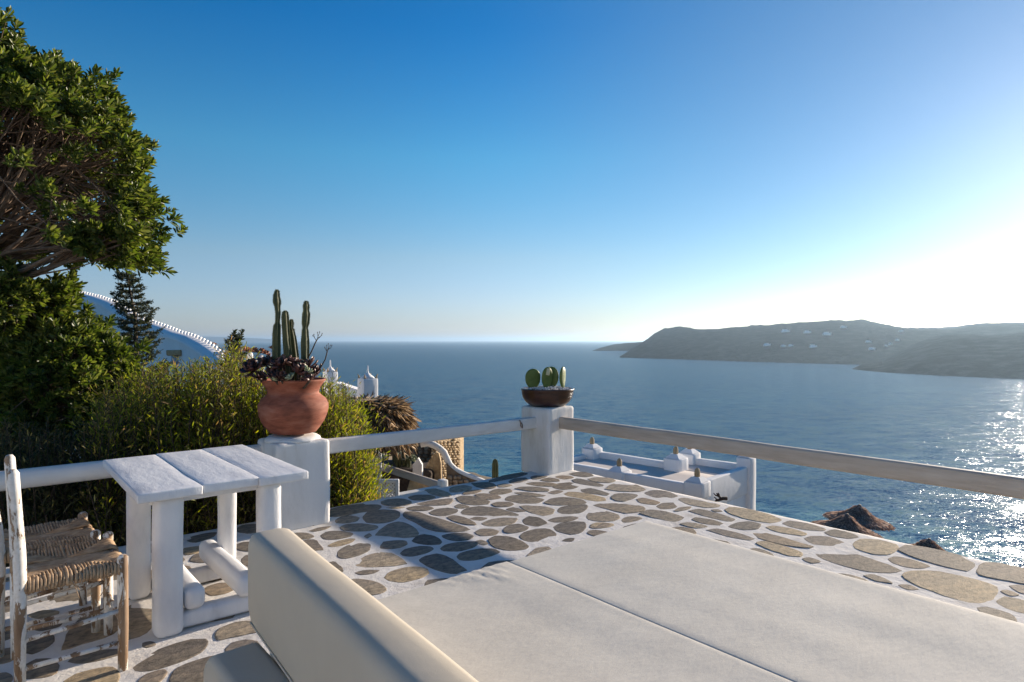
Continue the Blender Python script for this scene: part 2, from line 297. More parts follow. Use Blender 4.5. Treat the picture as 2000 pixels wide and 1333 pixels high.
def leaf_mesh(name, P, D, Ln, Wd, fold=0.25, rngx=None, curl=0.0):
    """many pointed leaves: P base points, D directions, lengths, widths; each is an island of two folded faces"""
    g = rngx or rng; P = np.asarray(P, float); D = np.asarray(D, float); n = len(P)
    D /= np.linalg.norm(D, axis=1)[:, None]+1e-9
    rnd = g.normal(size=(n, 3)); rnd += np.array([0, 0, 1.2]); s = np.cross(D, rnd); s /= np.linalg.norm(s, axis=1)[:, None]+1e-9
    nn = np.cross(s, D); Ln = np.broadcast_to(Ln, n)[:, None]; Wd = np.broadcast_to(Wd, n)[:, None]
    v = np.empty((n, 6, 3)); v[:, 0] = P
    m1 = P+D*Ln*0.35; m2 = P+D*Ln*0.72
    v[:, 1] = m1+s*Wd*0.42+nn*Wd*fold; v[:, 2] = m2+s*Wd*0.5+nn*Wd*fold-nn*Ln*curl*0.4
    v[:, 3] = P+D*Ln-nn*Ln*curl
    v[:, 4] = m2-s*Wd*0.5+nn*Wd*fold-nn*Ln*curl*0.4; v[:, 5] = m1-s*Wd*0.42+nn*Wd*fold
    b = np.arange(n)[:, None]*6
    q = np.concatenate([b+np.array([[0, 1, 2, 3]]), b+np.array([[0, 3, 4, 5]])], axis=0)
    return fromnp(name, v, quads=q)
def smooth_poly(pts, n=18):
    """closed Catmull-Rom through the traced corners, resampled to n points"""
    k = len(pts); out = []
    for i in range(k):
        p0, p1, p2, p3 = [Vector(pts[(i+j-1) % k][:2]) for j in range(4)]
        for s in range(6):
            t = s/6; c_ = 0.5*((2*p1)+(p2-p0)*t+(2*p0-5*p1+4*p2-p3)*t*t+(3*p1-p0-3*p2+p3)*t**3); out.append(c_*0.45+p1.lerp(p2, t)*0.55)
    d = [0]; 
    for i in range(len(out)): d.append(d[-1]+(out[(i+1) % len(out)]-out[i]).length)
    T = d[-1]; res = []; j = 0
    for i in range(n):
        x = T*i/n
        while d[j+1] < x: j += 1
        a, b = out[j], out[(j+1) % len(out)]; f = (x-d[j])/max(1e-9, d[j+1]-d[j]); res.append(a+(b-a)*f)
    return res
# ============================================================ THE SETTING
SEA_Z = -33.5
# sea: rings growing outward to the horizon
def sea():
    rs = [0.5]+[30*1.35**i for i in range(24)]; rs = [r for r in rs if r < 30000]; n = 96; V = []; Fc = []
    for r in rs:
        for k in range(n): V.append((r*math.cos(2*math.pi*k/n), r*math.sin(2*math.pi*k/n), SEA_Z))
    for i in range(len(rs)-1):
        for k in range(n): Fc.append((i*n+k, i*n+(k+1) % n, (i+1)*n+(k+1) % n, (i+1)*n+k))
    Fc.append(tuple(range(n))); o = mesh_obj('sea', frompy('sea', V, Fc), 'sea_water', kind='structure')
sea()
def ground_z(X, Y):
    s = 0.64*max(X, -4)+0.77*Y
    z = -2.6-0.235*max(0, s-6)-0.6*max(0, s-46) if s > -50 else -2.6
    if X < -9: z += min(1.0, (-9-X)/6)*min(6.5, max(0, (s-6))*0.15)
    return max(z, -38)
def hillside():
    xs = np.linspace(-90, 110, 110); ys = np.linspace(-30, 125, 95); V = []; Fc = []
    for y in ys:
        for x in xs:
            z = ground_z(x, y)+0.5*noise.fractal(Vector((x*0.12, y*0.12, 0)), 1, 2, 4)
            V.append((x, y, min(z, -1.9)))
    nx = len(xs)
    for j in range(len(ys)-1):
        for i in range(nx-1): a = j*nx+i; Fc.append((a, a+1, a+nx+1, a+nx))
    mesh_obj('hillside', frompy('hillside', V, Fc), 'terrain', kind='structure')
hillside()
# headlands: profile of the ridge in the photograph, waterline distance, and how deep the land goes back
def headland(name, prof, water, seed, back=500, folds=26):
    """prof: (px, py of ridge); water: (px, py of the shore)"""
    P = np.array(prof, float); Wt = np.array(water, float); x0, x1 = P[0, 0], P[-1, 0]
    cols = np.linspace(x0, x1, 420); rows = np.linspace(0, 1, 70); V = []; Fc = []
    for px in cols:
        ry = np.interp(px, P[:, 0], P[:, 1]); wy = np.interp(px, Wt[:, 0], Wt[:, 1])
        d0 = (EYE-SEA_Z)*F/(wy-665.0); h = 0; rl = sum(np.interp(px+q, P[:, 0], P[:, 1]) for q in range(-80, 81, 16))/11.0; rl = ry+(rl-ry)*min(1, (px-x0)/100)
        for j, t in enumerate(rows):
            edge = min(1, (px-x0)/60+0.02)
            tt = t if t < 0.6 else 0.6+(t-0.6)
            d = d0+back*edge*tt
            d1 = d0+back*edge*0.6; q_ = min(1, t/0.6)**4; top = EYE-(ry*q_+rl*(1-q_)-665)/F*d1
            if t <= 0.6: z = SEA_Z+(top-SEA_Z)*math.sin(t/0.6*math.pi/2)**0.72
            else: z = SEA_Z+(top-SEA_Z)*math.cos((t-0.6)/0.4*math.pi/2)
            X = (px-1000)/F*d
            amp = (top-SEA_Z)*0.08*math.sin(min(1, t/0.6)*math.pi)**0.7 if t < 0.6 else (top-SEA_Z)*0.03
            z += amp*noise.fractal(Vector((X/120+seed, d/120, 0)), 0.9, 2, 5) if t < 0.6 else 0
            if 0.02 < t < 0.62: z += (top-SEA_Z)*0.028*(abs(noise.fractal(Vector((X/45+seed*2, d/90, 1)), 0.8, 2, 4))-.2)
            if 0.5 < t <= 0.66: z += (top-SEA_Z)*0.03*noise.fractal(Vector((X/25+seed, d/50, 0)), 0.7, 2, 4)
            V.append((X, d, z-(3 if j in (0, len(rows)-1) else 0)))
    nr = len(rows)
    for i in range(len(cols)-1):
        for j in range(nr-1): a = i*nr+j; Fc.append((a, a+nr, a+nr+1, a+1))
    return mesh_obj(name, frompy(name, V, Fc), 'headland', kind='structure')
H_islet = headland('distant_headland', [(1157, 685), (1175, 679), (1200, 673), (1230, 670), (1262, 668), (1330, 667)], [(1157, 685.5), (1330, 687)], 3, 520)
H_main = headland('headland', [(1210, 697), (1225, 688), (1245, 676), (1262, 664), (1278, 652), (1300, 642), (1320, 638), (1345, 640), (1370, 645), (1400, 648), (1425, 644), (1450, 639),
    (1480, 638), (1520, 634), (1560, 631), (1610, 630), (1650, 629), (1688, 625), (1710, 631), (1735, 638), (1760, 644), (1790, 644), (1850, 645), (1900, 637), (1950, 634), (2050, 632), (2300, 625)],
    [(1210, 699), (1350, 703), (1500, 708), (1700, 713), (2300, 725)], 11, 1050)
H_back = headland('ridge', [(1755, 648), (1780, 641), (1830, 643), (1870, 640), (1900, 635), (1925, 631), (1960, 634), (2000, 633), (2100, 628), (2350, 615)], [(1755, 699), (2350, 699)], 23, 800)
H_near = headland('near_headland', [(1664, 721), (1680, 714), (1700, 706), (1720, 699), (1745, 690), (1770, 680), (1795, 669), (1815, 660), (1840, 655), (1875, 653), (1900, 653), (1925, 657), (1960, 655), (2000, 650), (2100, 640), (2350, 615)],
    [(1664, 722), (1720, 728), (1850, 735), (2000, 741), (2350, 752)], 37, 560)
H_far = headland('far_coast', [(-400, 660), (-250, 657), (-100, 656), (50, 658), (150, 655), (300, 656), (420, 658), (500, 661), (560, 665)], [(-400, 668.4), (560, 668.4)], 41, 900)
# ---- terrace slab and paving
EDGE_B, EDGE_A = 5.17, 5.06
def floor_h(a, b): return 0.0012*noise.fractal(Vector((a*5, b*5, 0)), 1, 2, 3)+0.004*noise.noise(Vector((a*0.8, b*0.8, 3)))
def terrace():
    a0, a1, b0, b1 = -5.2, EDGE_A, -3.0, EDGE_B; st = 0.05
    na, nb = int((a1-a0)/st), int((b1-b0)/st); V = []; Fc = []
    for j in range(nb+1):
        for i in range(na+1):
            a = a0+(a1-a0)*i/na; b = b0+(b1-b0)*j/nb
            ea = 0.012*noise.noise(Vector((b*4, 0, 9))) if i == na else 0; eb = 0.012*noise.noise(Vector((a*4, 5, 9))) if j == nb else 0
            V.append(L(a+ea, b+eb, floor_h(a, b)-(0.012 if (i == na or j == nb) else 0)))
    for j in range(nb):
        for i in range(na): k = j*(na+1)+i; Fc.append((k, k+1, k+na+2, k+na+1))
    # outer faces down to the ground
    rim = [j*(na+1)+na for j in range(nb+1)]+[nb*(na+1)+i for i in range(na-1, -1, -1)]
    base = len(V)
    for k in rim: p = V[k]; V.append(Vector((p.x, p.y, -6.5)))
    for i in range(len(rim)-1): Fc.append((rim[i], base+i, base+i+1, rim[i+1]))
    return mesh_obj('terrace_floor', frompy('terrace_floor', V, Fc), 'mortar', kind='structure')
TF = terrace()
# outlines of the paving stones as traced, each list in its own enlargement (origin x, origin y, scale)
Z6 = (580, 880, 0.3, [
[(225,385),(330,360),(470,343),(530,350),(548,368),(520,385),(400,405),(300,428),(228,432)],
[(555,335),(600,320),(680,315),(730,330),(740,348),(700,360),(600,362),(565,350)],
[(733,305),(780,292),(860,293),(895,307),(860,320),(780,325),(745,318)],
[(840,258),(905,252),(985,280),(1000,298),(940,300),(880,285)],
[(1000,262),(1010,243),(1080,228),(1130,238),(1125,255),(1060,270),(1010,272)],
[(1085,282),(1110,266),(1180,257),(1195,266),(1150,280),(1100,287)],
[(1140,212),(1200,200),(1270,215),(1292,240),(1240,250),(1170,235)],
[(1255,198),(1330,172),(1440,143),(1495,148),(1490,160),(1400,183),(1290,205),(1260,205)],
[(1310,227),(1350,219),(1395,228),(1350,240),(1318,238)],
[(1385,203),(1420,186),(1485,181),(1495,195),(1440,210),(1395,214)],
[(1530,174),(1560,166),(1625,172),(1570,188),(1535,188)],
[(260,455),(290,435),(350,428),(395,440),(380,460),(310,473),(268,470)],
[(290,500),(330,482),(420,480),(510,492),(518,505),(470,522),(370,525),(310,518)],
[(437,440),(470,400),(560,388),(640,393),(660,410),(650,440),(600,465),(520,475),(460,468)],
[(505,575),(540,525),(600,485),(650,470),(700,477),(760,510),(783,540),(770,560),(680,572),(560,580)],
[(697,415),(710,397),(780,398),(870,430),(990,465),(1100,500),(1118,518),(1060,530),(940,532),(860,515),(780,470),(710,440)],
[(540,620),(560,598),(640,590),(700,592),(705,615),(660,635),(580,643),(545,637)],
[(762,590),(790,560),(830,550),(890,562),(930,590),(925,610),(860,613),(790,605)],
[(955,555),(1010,543),(1090,541),(1140,560),(1110,580),(1040,588),(970,572)],
[(945,640),(970,618),(1060,602),(1150,598),(1168,610),(1140,630),(1060,652),(970,655)],
[(685,670),(710,648),(790,630),(860,630),(880,645),(830,670),(750,690),(700,685)],
[(1052,690),(1080,668),(1180,645),(1270,642),(1315,662),(1260,685),(1160,712),(1080,715)],
[(808,718),(850,690),(920,680),(980,700),(1050,750),(1093,778),(1010,803),(920,780),(840,745)],
[(582,830),(610,800),(690,775),(780,765),(830,778),(847,800),(800,830),(700,857),(620,852)],
[(382,745),(410,715),(480,680),(550,667),(610,675),(660,705),(703,738),(640,752),(500,760),(410,760)],
[(272,685),(290,645),(350,615),(430,605),(472,615),(460,650),(400,685),(320,703),(285,700)],
[(208,622),(250,600),(330,577),(375,578),(350,600),(280,622),(230,628)],
[(165,555),(200,530),(280,525),(355,540),(340,560),(260,577),(190,578)],
[(90,522),(150,505),(215,496),(180,512),(120,527)],
[(-20,545),(0,538),(60,540),(103,560),(70,575),(10,575)],
[(40,590),(90,583),(130,590),(145,620),(190,685),(180,708),(120,660),(60,615)],
[(217,735),(250,732),(290,775),(315,810),(290,805),(240,770)],
[(390,800),(440,787),(525,786),(490,802),(420,810)],
[(350,850),(400,843),(480,855),(550,885),(573,908),(540,930),(480,942),(420,900)],
[(450,560),(468,545),(475,555),(460,570)],
[(720,375),(780,362),(850,365),(883,380),(820,392),(740,388)],
[(590,375),(650,369),(700,372),(640,380)],
[(785,347),(880,328),(1000,316),(1005,330),(980,352),(900,358),(820,356)],
[(868,405),(910,385),(980,375),(1040,385),(1030,405),(960,425),(890,420)],
[(1035,365),(1060,351),(1115,365),(1080,377),(1045,375)],
[(1045,312),(1080,299),(1170,305),(1245,330),(1235,350),(1150,356),(1085,345),(1050,325)],
[(1168,290),(1210,282),(1290,290),(1325,308),(1260,320),(1190,306)],
[(1258,270),(1310,253),(1380,255),(1393,270),(1330,286),(1275,285)],
[(1072,405),(1110,378),(1190,366),(1290,377),(1400,405),(1447,423),(1330,430),(1150,423),(1090,418)],
[(985,440),(1020,425),(1080,437),(1150,470),(1160,485),(1090,480),(1010,455)],
[(1130,447),(1170,435),(1230,441),(1195,455)],
[(1212,475),(1270,452),(1350,442),(1428,446),(1400,475),(1320,493),(1240,492)],
[(1170,535),(1200,515),(1260,513),(1305,528),(1280,550),(1200,555)],
[(1168,595),(1200,585),(1237,605),(1210,615)],
[(1260,580),(1300,562),(1380,565),(1450,590),(1503,625),(1470,645),(1380,650),(1300,635),(1265,605)],
[(1350,520),(1380,492),(1440,480),(1500,500),(1480,520),(1420,535),(1365,537)],
[(1275,352),(1310,339),(1380,339),(1405,352),(1370,366),(1300,366)],
[(1360,318),(1390,297),(1450,292),(1540,305),(1602,320),(1560,344),(1460,344),(1380,330)],
[(1423,276),(1500,274),(1615,294),(1560,302),(1450,287)],
[(1370,387),(1410,374),(1485,395),(1430,400)],
[(1455,367),(1500,362),(1620,370),(1668,387),(1655,413),(1600,426),(1520,403)],
[(1480,455),(1510,433),(1570,441),(1622,473),(1560,494),(1490,480)],
[(1458,565),(1490,535),(1570,513),(1640,516),(1682,545),(1660,580),(1580,600),(1500,590)],
[(1640,455),(1690,438),(1780,431),(1828,440),(1780,459),(1690,470)],
[(1705,400),(1720,374),(1800,359),(1883,355),(1878,380),(1840,406),(1740,417)],
[(1615,345),(1660,317),(1740,306),(1840,317),(1883,343),(1800,353),(1680,357)],
[(1428,251),(1470,240),(1560,241),(1633,255),(1620,268),(1520,266)],
[(1640,276),(1690,260),(1730,266),(1680,284)],
[(1490,217),(1540,208),(1640,211),(1698,225),(1650,236),(1560,231)],
[(1670,240),(1700,218),(1780,209),(1841,228),(1800,249),(1720,256)],
[(1590,196),(1640,182),(1695,190),(1700,202),(1640,204)],
[(1682,175),(1720,165),(1780,169),(1793,180),(1740,189)],
[(1778,153),(1840,142),(1900,151),(1923,167),(1870,174),(1810,165)],
[(1678,500),(1720,477),(1800,467),(1868,470),(1872,500),(1848,533),(1790,548),(1710,530)],
[(1920,490),(1960,474),(2038,477),(2056,490),(1980,507)],
[(1730,590),(1770,575),(1800,575),(1780,592)]])
Z5 = (900, 680, 0.3, [
[(730,862),(770,854),(850,870),(928,893),(900,903),(820,893),(750,878)],
[(834,856),(880,844),(960,847),(1003,866),(960,878),(880,873)],
[(785,921),(830,909),(900,927),(963,949),(940,960),(860,948),(800,937)],
[(947,919),(1000,883),(1060,877),(1140,891),(1197,923),(1150,935),(1040,933)],
[(677,951),(720,937),(820,947),(930,976),(933,993),(880,998),(780,978),(700,964)],
[(985,975),(1010,952),(1080,947),(1150,956),(1130,973),(1060,998),(1010,993)],
[(1153,986),(1190,977),(1288,1003),(1260,1020),(1180,1010)],
[(1202,945),(1260,927),(1340,934),(1406,963),(1360,978),(1260,973)],
[(872,1025),(920,1011),(1050,1012),(1150,1022),(1198,1045),(1160,1065),(1060,1075),(960,1048)],
[(827,1090),(860,1049),(930,1058),(1018,1086),(1022,1110),(980,1128),(880,1128),(830,1113)],
[(847,1165),(880,1145),(930,1143),(970,1152),(930,1169),(870,1176)],
[(1055,1120),(1090,1100),(1150,1100),(1173,1112),(1110,1131),(1065,1136)],
[(1177,1080),(1230,1057),(1330,1067),(1446,1100),(1430,1118),(1380,1130),(1270,1108)],
[(1282,1030),(1320,1010),(1400,1007),(1423,1020),(1380,1043),(1310,1048)],
[(1392,1060),(1440,1038),(1498,1033),(1480,1048),(1420,1063)],
[(1427,990),(1442,977),(1500,974),(1600,987),(1687,1010),(1670,1037),(1580,1037),(1480,1018)],
[(1492,1065),(1560,1052),(1680,1082),(1777,1114),(1740,1130),(1640,1108)],
[(1512,1120),(1540,1107),(1640,1122),(1708,1145),(1680,1156),(1580,1143)],
[(1437,1150),(1480,1140),(1560,1150),(1598,1164),(1530,1173)],
[(1747,1165),(1800,1142),(1880,1132),(1942,1150),(1920,1178),(1840,1183)],
[(1612,1190),(1680,1182),(1800,1207),(1900,1240),(1860,1250),(1740,1226)],
[(1640,1056),(1670,1054),(1692,1064),(1660,1066)]])
Z7 = (1400, 850, 0.3623, [
[(50,405),(80,390),(180,402),(290,431),(343,457),(290,473),(180,458),(80,428)],
[(362,480),(400,464),(500,481),(578,505),(560,515),(450,506)],
[(272,501),(310,491),(400,506),(478,530),(450,541),(340,524)],
[(197,528),(220,516),(330,546),(440,581),(508,599),(470,608),(350,589),(240,559)],
[(482,560),(520,547),(600,550),(678,576),(688,589),(620,596),(530,588)],
[(592,527),(640,512),(720,531),(753,548),(700,556),(620,543)],
[(515,625),(550,610),(650,614),(780,651),(900,691),(980,725),(950,740),(820,736),(700,708),(580,668)],
[(472,670),(500,662),(548,680),(510,689)],
[(933,670),(970,657),(1060,677),(1137,705),(1100,716),(1020,710),(960,690)],
[(988,625),(1030,597),(1130,607),(1280,641),(1378,671),(1378,700),(1348,732),(1240,712),(1080,663)],
[(805,762),(850,756),(928,790),(930,797),(860,785)],
[(992,812),(1030,809),(1073,828),(1030,830)],
[(1412,740),(1430,702),(1460,687),(1560,697),(1700,722),(1750,760),(1700,808),(1560,782),(1440,763)],
[(1547,846),(1570,841),(1613,858),(1580,864)],
[(1592,817),(1650,814),(1760,841),(1760,858),(1650,853)]])
Z7O = (1400, 850, 0.3623, [
[(742,590),(780,562),(860,562),(958,590),(968,610),(920,643),(840,638),(760,614)],
[(217,586),(260,574),(350,597),(448,630),(448,653),(380,648),(280,614)],
[(1005,760),(1060,738),(1180,737),(1350,771),(1495,810),(1505,850),(1465,897),(1380,903),(1230,863),(1080,808)],
[(1523,900),(1560,877),(1640,891),(1760,931),(1760,968),(1650,958),(1560,929)]])
Z4 = (0, 850, 0.3623, [
[(700,920),(760,895),(830,895),(838,960),(810,1040),(760,1080),(690,1100),(650,1080),(655,1000)],
[(340,1155),(390,1050),(440,985),(500,955),(600,955),(630,1000),(615,1060),(560,1090),(450,1120),(370,1150)],
[(155,1130),(180,1100),(230,1080),(275,1085),(270,1120),(220,1160),(165,1185),(130,1170)],
[(150,1240),(200,1215),(270,1218),(298,1250),(290,1285),(230,1305),(150,1308),(125,1280)],
[(385,1220),(420,1198),(540,1170),(640,1160),(630,1185),(560,1205),(450,1228)],
[(725,1255),(760,1215),(860,1160),(1000,1112),(1090,1108),(1108,1130),(1060,1180),(940,1230),(820,1265),(740,1270)],
[(780,1125),(805,1120),(825,1132),(795,1142)],
[(1110,840),(1130,815),(1190,800),(1260,805),(1262,825),(1220,850),(1150,862)],
[(1100,788),(1130,773),(1200,765),(1215,771),(1160,786),(1110,792)],
[(1175,1080),(1200,1045),(1280,1015),(1340,1012),(1390,1040),(1370,1065),(1260,1085),(1190,1105)],
[(930,1320),(960,1265),(1050,1225),(1130,1200),(1170,1195),(1180,1300),(1150,1350),(950,1370)],
[(760,1330),(800,1297),(870,1275),(885,1290),(850,1330),(790,1350)],
[(-60,1320),(0,1290),(30,1290),(50,1320),(30,1350),(-40,1360)],
[(1310,668),(1330,648),(1370,652),(1380,690),(1340,710),(1315,690)],
[(1280,592),(1320,577),(1400,582),(1400,615),(1340,625),(1290,615)],
[(1290,499),(1320,484),(1400,484),(1410,520),(1340,530),(1290,520)],
[(1000,612),(1080,602),(1090,620),(1040,640),(1000,640)],
[(165,970),(230,950),(300,955),(290,975),(220,985)],
[(190,1040),(260,1022),(320,1017),(300,1035),(230,1050)],
[(1080,740),(1160,717),(1180,730),(1110,752)],
[(1000,560),(1100,532),(1160,527),(1140,550),(1050,580)],
[(-20,1075),(60,1045),(100,1052),(60,1090),(0,1110)],
[(0,920),(60,902),(100,920),(40,950),(0,950)],
[(-10,1170),(60,1152),(85,1190),(50,1220),(0,1230)],
[(1100,980),(1180,957),(1250,962),(1240,985),(1150,1000),(1110,1000)]])
Z4O = (0, 850, 0.3623, [[(360,1328),(420,1292),(520,1267),(590,1258),(622,1290),(618,1340),(560,1380),(400,1370)]])
def stone(poly, matname, z=None):
    """poly: outline in terrace coordinates; low domed slab with a worn edge"""
    jn = random.uniform(0, 99); c0 = (sum(p[0] for p in poly)/len(poly), sum(p[1] for p in poly)/len(poly))
    poly = [(c0[0]+(p[0]-c0[0])*(1+k_), c0[1]+(p[1]-c0[1])*(1+k_)) for p in poly for k_ in [0.05*noise.noise(Vector((p[0]*22+jn, p[1]*22, 0)))+0.03*noise.noise(Vector((p[0]*60+jn, p[1]*60, 4)))]]
    n = len(poly); cx = sum(p[0] for p in poly)/n; cy = sum(p[1] for p in poly)/n
    z = random.uniform(0.001, 0.004) if z is None else z; tilt = (random.uniform(-1, 1)*0.003, random.uniform(-1, 1)*0.003)
    V = []; Fc = []
    for k, (ins, zz) in enumerate(((-0.021, -0.010), (-0.015, z-0.0012), (-0.009, z))):
        for p in poly:
            dx, dy = cx-p[0], cy-p[1]; d = math.hypot(dx, dy)+1e-6; i = min(ins, d*0.4)
            V.append((p[0]+dx/d*i, p[1]+dy/d*i, zz+(tilt[0]*(p[0]-cx)+tilt[1]*(p[1]-cy))/0.2*(k > 0)+floor_h(cx, cy)))
    for k in range(2):
        for i in range(n): Fc.append((k*n+i, k*n+(i+1) % n, (k+1)*n+(i+1) % n, (k+1)*n+i))
    Fc.append(tuple(2*n+i for i in range(n)))
    me = frompy('stone', [Vector(v)-Vector((cx, cy, 0)) for v in V], Fc)
    me.materials.append(MATS[matname]); me.shade_flat()
    o = bpy.data.objects.new('stone', me); o.location = L(cx, cy, 0); o.rotation_euler = (0, 0, ROT); link(o, TF)
    STONES.append((cx, cy, max(math.hypot(p[0]-cx, p[1]-cy) for p in poly), poly))
STONES = []
def area(poly): return 0.5*sum(poly[i][0]*poly[(i+1) % len(poly)][1]-poly[(i+1) % len(poly)][0]*poly[i][1] for i in range(len(poly)))
for (ox, oy, sc, lst), mn in ((Z6, 'paving_stone'), (Z5, 'paving_stone'), (Z7, 'paving_stone'), (Z7O, 'paving_ochre'), (Z4, 'paving_stone'), (Z4O, 'paving_ochre')):
    for pts in lst:
        poly = [ab(onplane(ox+x*sc, oy+y*sc)) for x, y in pts]
        poly = [(min(p[0], EDGE_A-0.02), min(p[1], EDGE_B-0.02)) for p in smooth_poly([Vector(p) for p in poly], 24)]
        if area(poly) < 0: poly = poly[::-1]
        stone(poly, mn if random.random() > 0.06 or mn != 'paving_stone' else 'paving_ochre')
# the rest of the floor, out of the photograph's sight or between what was traced
def seg_d(p, a, b):
    ax, ay = a; bx, by = b; dx, dy = bx-ax, by-ay; t = max(0, min(1, ((p[0]-ax)*dx+(p[1]-ay)*dy)/(dx*dx+dy*dy+1e-12))); return math.hypot(p[0]-ax-t*dx, p[1]-ay-t*dy)
def clear(p, r):
    for cx, cy, R0, poly in STONES:
        d = math.hypot(p[0]-cx, p[1]-cy)
        if d < R0+r+0.05:
            ins = False; n = len(poly)
            for i in range(n):
                (x1, y1), (x2, y2) = poly[i], poly[(i+1) % n]
                if (y1 > p[1]) != (y2 > p[1]) and p[0] < (x2-x1)*(p[1]-y1)/(y2-y1)+x1: ins = not ins
            if ins: return False
            if min(seg_d(p, poly[i], poly[(i+1) % n]) for i in range(n)) < r+0.035: return False
    return True
nfill = 0
for r in [0.20]*500+[0.15]*900+[0.11]*1600+[0.075]*2200:
    if len(STONES) >= 296: break
    a, b = random.uniform(-1.4, EDGE_A-0.05-r), random.uniform(0.2, EDGE_B-0.05-r)
    if not clear((a, b), r): continue
    if 0.9 < a < 2.8 and b < 2.1: continue
    st = random.uniform(1.0, 1.45); an = random.uniform(0, math.pi)
    if st*r > 0.1 and not (clear((a+math.cos(an)*r*(st-1), b+math.sin(an)*r*(st-1)), r) and clear((a-math.cos(an)*r*(st-1), b-math.sin(an)*r*(st-1)), r)): st = 1
    k = random.randint(5, 7); pts = []
    for i in range(k):
        t = 2*math.pi*(i+random.uniform(-0.25, 0.25))/k; rr = r*random.uniform(0.85, 1.02)
        x, y = math.cos(t)*rr*st, math.sin(t)*rr
        pts.append(Vector((a+x*math.cos(an)-y*math.sin(an), b+x*math.sin(an)+y*math.cos(an))))
    stone(smooth_poly(pts, 16), 'paving_stone')
# ---- the two plastered pillars
def pillar(a, b, h, label, name='pillar', w=0.43, turn=0.0):
    t = thing(name, label, 'pillar', L(a, b, -0.02), ROT+R(turn))
    mesh_obj('shaft', rbox('shaft', (w, w, h+0.02), 0.028, 3, (0, 0, (h+0.02)/2), cuts=0.06, wob=0.010, wsc=3.2), 'plaster', t)
    return t
PL = (1.89, 4.935); PR = (4.825, 5.08-0.0)
tl = pillar(PL[0], PL[1], 0.665, 'squat white plastered pillar beside the table, under the terracotta pot', turn=1.5)
mesh_obj('plinth', lathe('plinth', [(0.215, 0), (0.21, 0.02), (0.19, 0.035), (0.15, 0.042)], 40, 0.05, (0.0, 0.0, 0.675)), 'plaster', tl)
tr = pillar(PR[0], PR[1]-0.0, 0.715, 'white plastered corner pillar at the sea edge, under the shallow dark bowl', turn=4.5)
# ---- the rails: squared timber, pale on top, weathered inside
def rail(p0, p1, h, th, label, matname, name='handrail', rnd=0.018):
    """p0,p1 in terrace coordinates (a,b,z of centre)"""
    P0, P1 = L(*p0), L(*p1); d = P1-P0; ln = d.length; mid = (P0+P1)/2
    o = mesh_obj(name, rbox(name, (ln, th, h), rnd, 3, cuts=0.12, wob=0.004, wsc=2.0), matname, None, label=label, cat='railing')
    o.location = mid; o.rotation_euler = d.to_track_quat('X', 'Z').to_euler(); return o
rail((4.835, PR[1]-0.14, 0.548), (4.835, -1.2, 0.548), 0.128, 0.075, 'long tan wooden rail along the sea side, running from corner pillar to frame edge', 'rail_wood')
rail((PL[0]+0.17, 5.07, 0.545), (PR[0]-0.12, 5.07, 0.545), 0.125, 0.08, 'pale wooden rail spanning between the terracotta pot pillar and the bowl pillar', 'rail_paint')
rail((-1.6, 5.075, 0.565), (PL[0]-0.15, 5.075, 0.56), 0.125, 0.11, 'rounded pale wooden rail behind the white table, ending at the pot pillar', 'rail_paint', rnd=0.05)
def knot():
    o = mesh_obj('iron_hook', frompy('iron_hook', *tube([L(4.36, 5.02, 0.60), L(4.36, 5.008, 0.575), L(4.36, 5.0, 0.535), L(4.385, 5.005, 0.515), L(4.40, 5.02, 0.54), L(4.39, 5.025, 0.57)], 0.006, 6)), 'wood_brown',
                 label='small rusty hook on the pale rail near the bowl pillar', cat='hook')
knot()

# ---- the house the terrace belongs to: its sunlit front stands left of and behind the viewpoint
def own_house():
    t = thing('terrace_house', 'white plastered house front that the terrace belongs to, with shuttered openings', 'house', L(-5.2, -0.8, 0), ROT)
    mesh_obj('wall', rbox('wall', (0.5, 7.2, 6.0), 0.05, 2, (-0.25, -0.0, 0.0), None, 0.4, 0.02, 1.5), 'plaster', t)
    for b in (-2.0, 0.4, 2.3):
        mesh_obj('window', rbox('window', (0.06, 0.8, 1.0), 0.01, 1, (0.02, b, 1.5)), 'blue_wood', t)
        mesh_obj('sill', rbox('sill', (0.14, 1.0, 0.06), 0.01, 1, (0.04, b, 0.96)), 'plaster', t)
own_house()
# ============================================================ FURNITURE
def part(parent, name, size, center, bevel=0.01, mat='white_wood', cuts=0.0, wob=0.0, wsc=4, rot=None, **kw):
    return mesh_obj(name, rbox(name, size, bevel, 3, center, rot, cuts, wob, wsc), mat, parent, **kw)
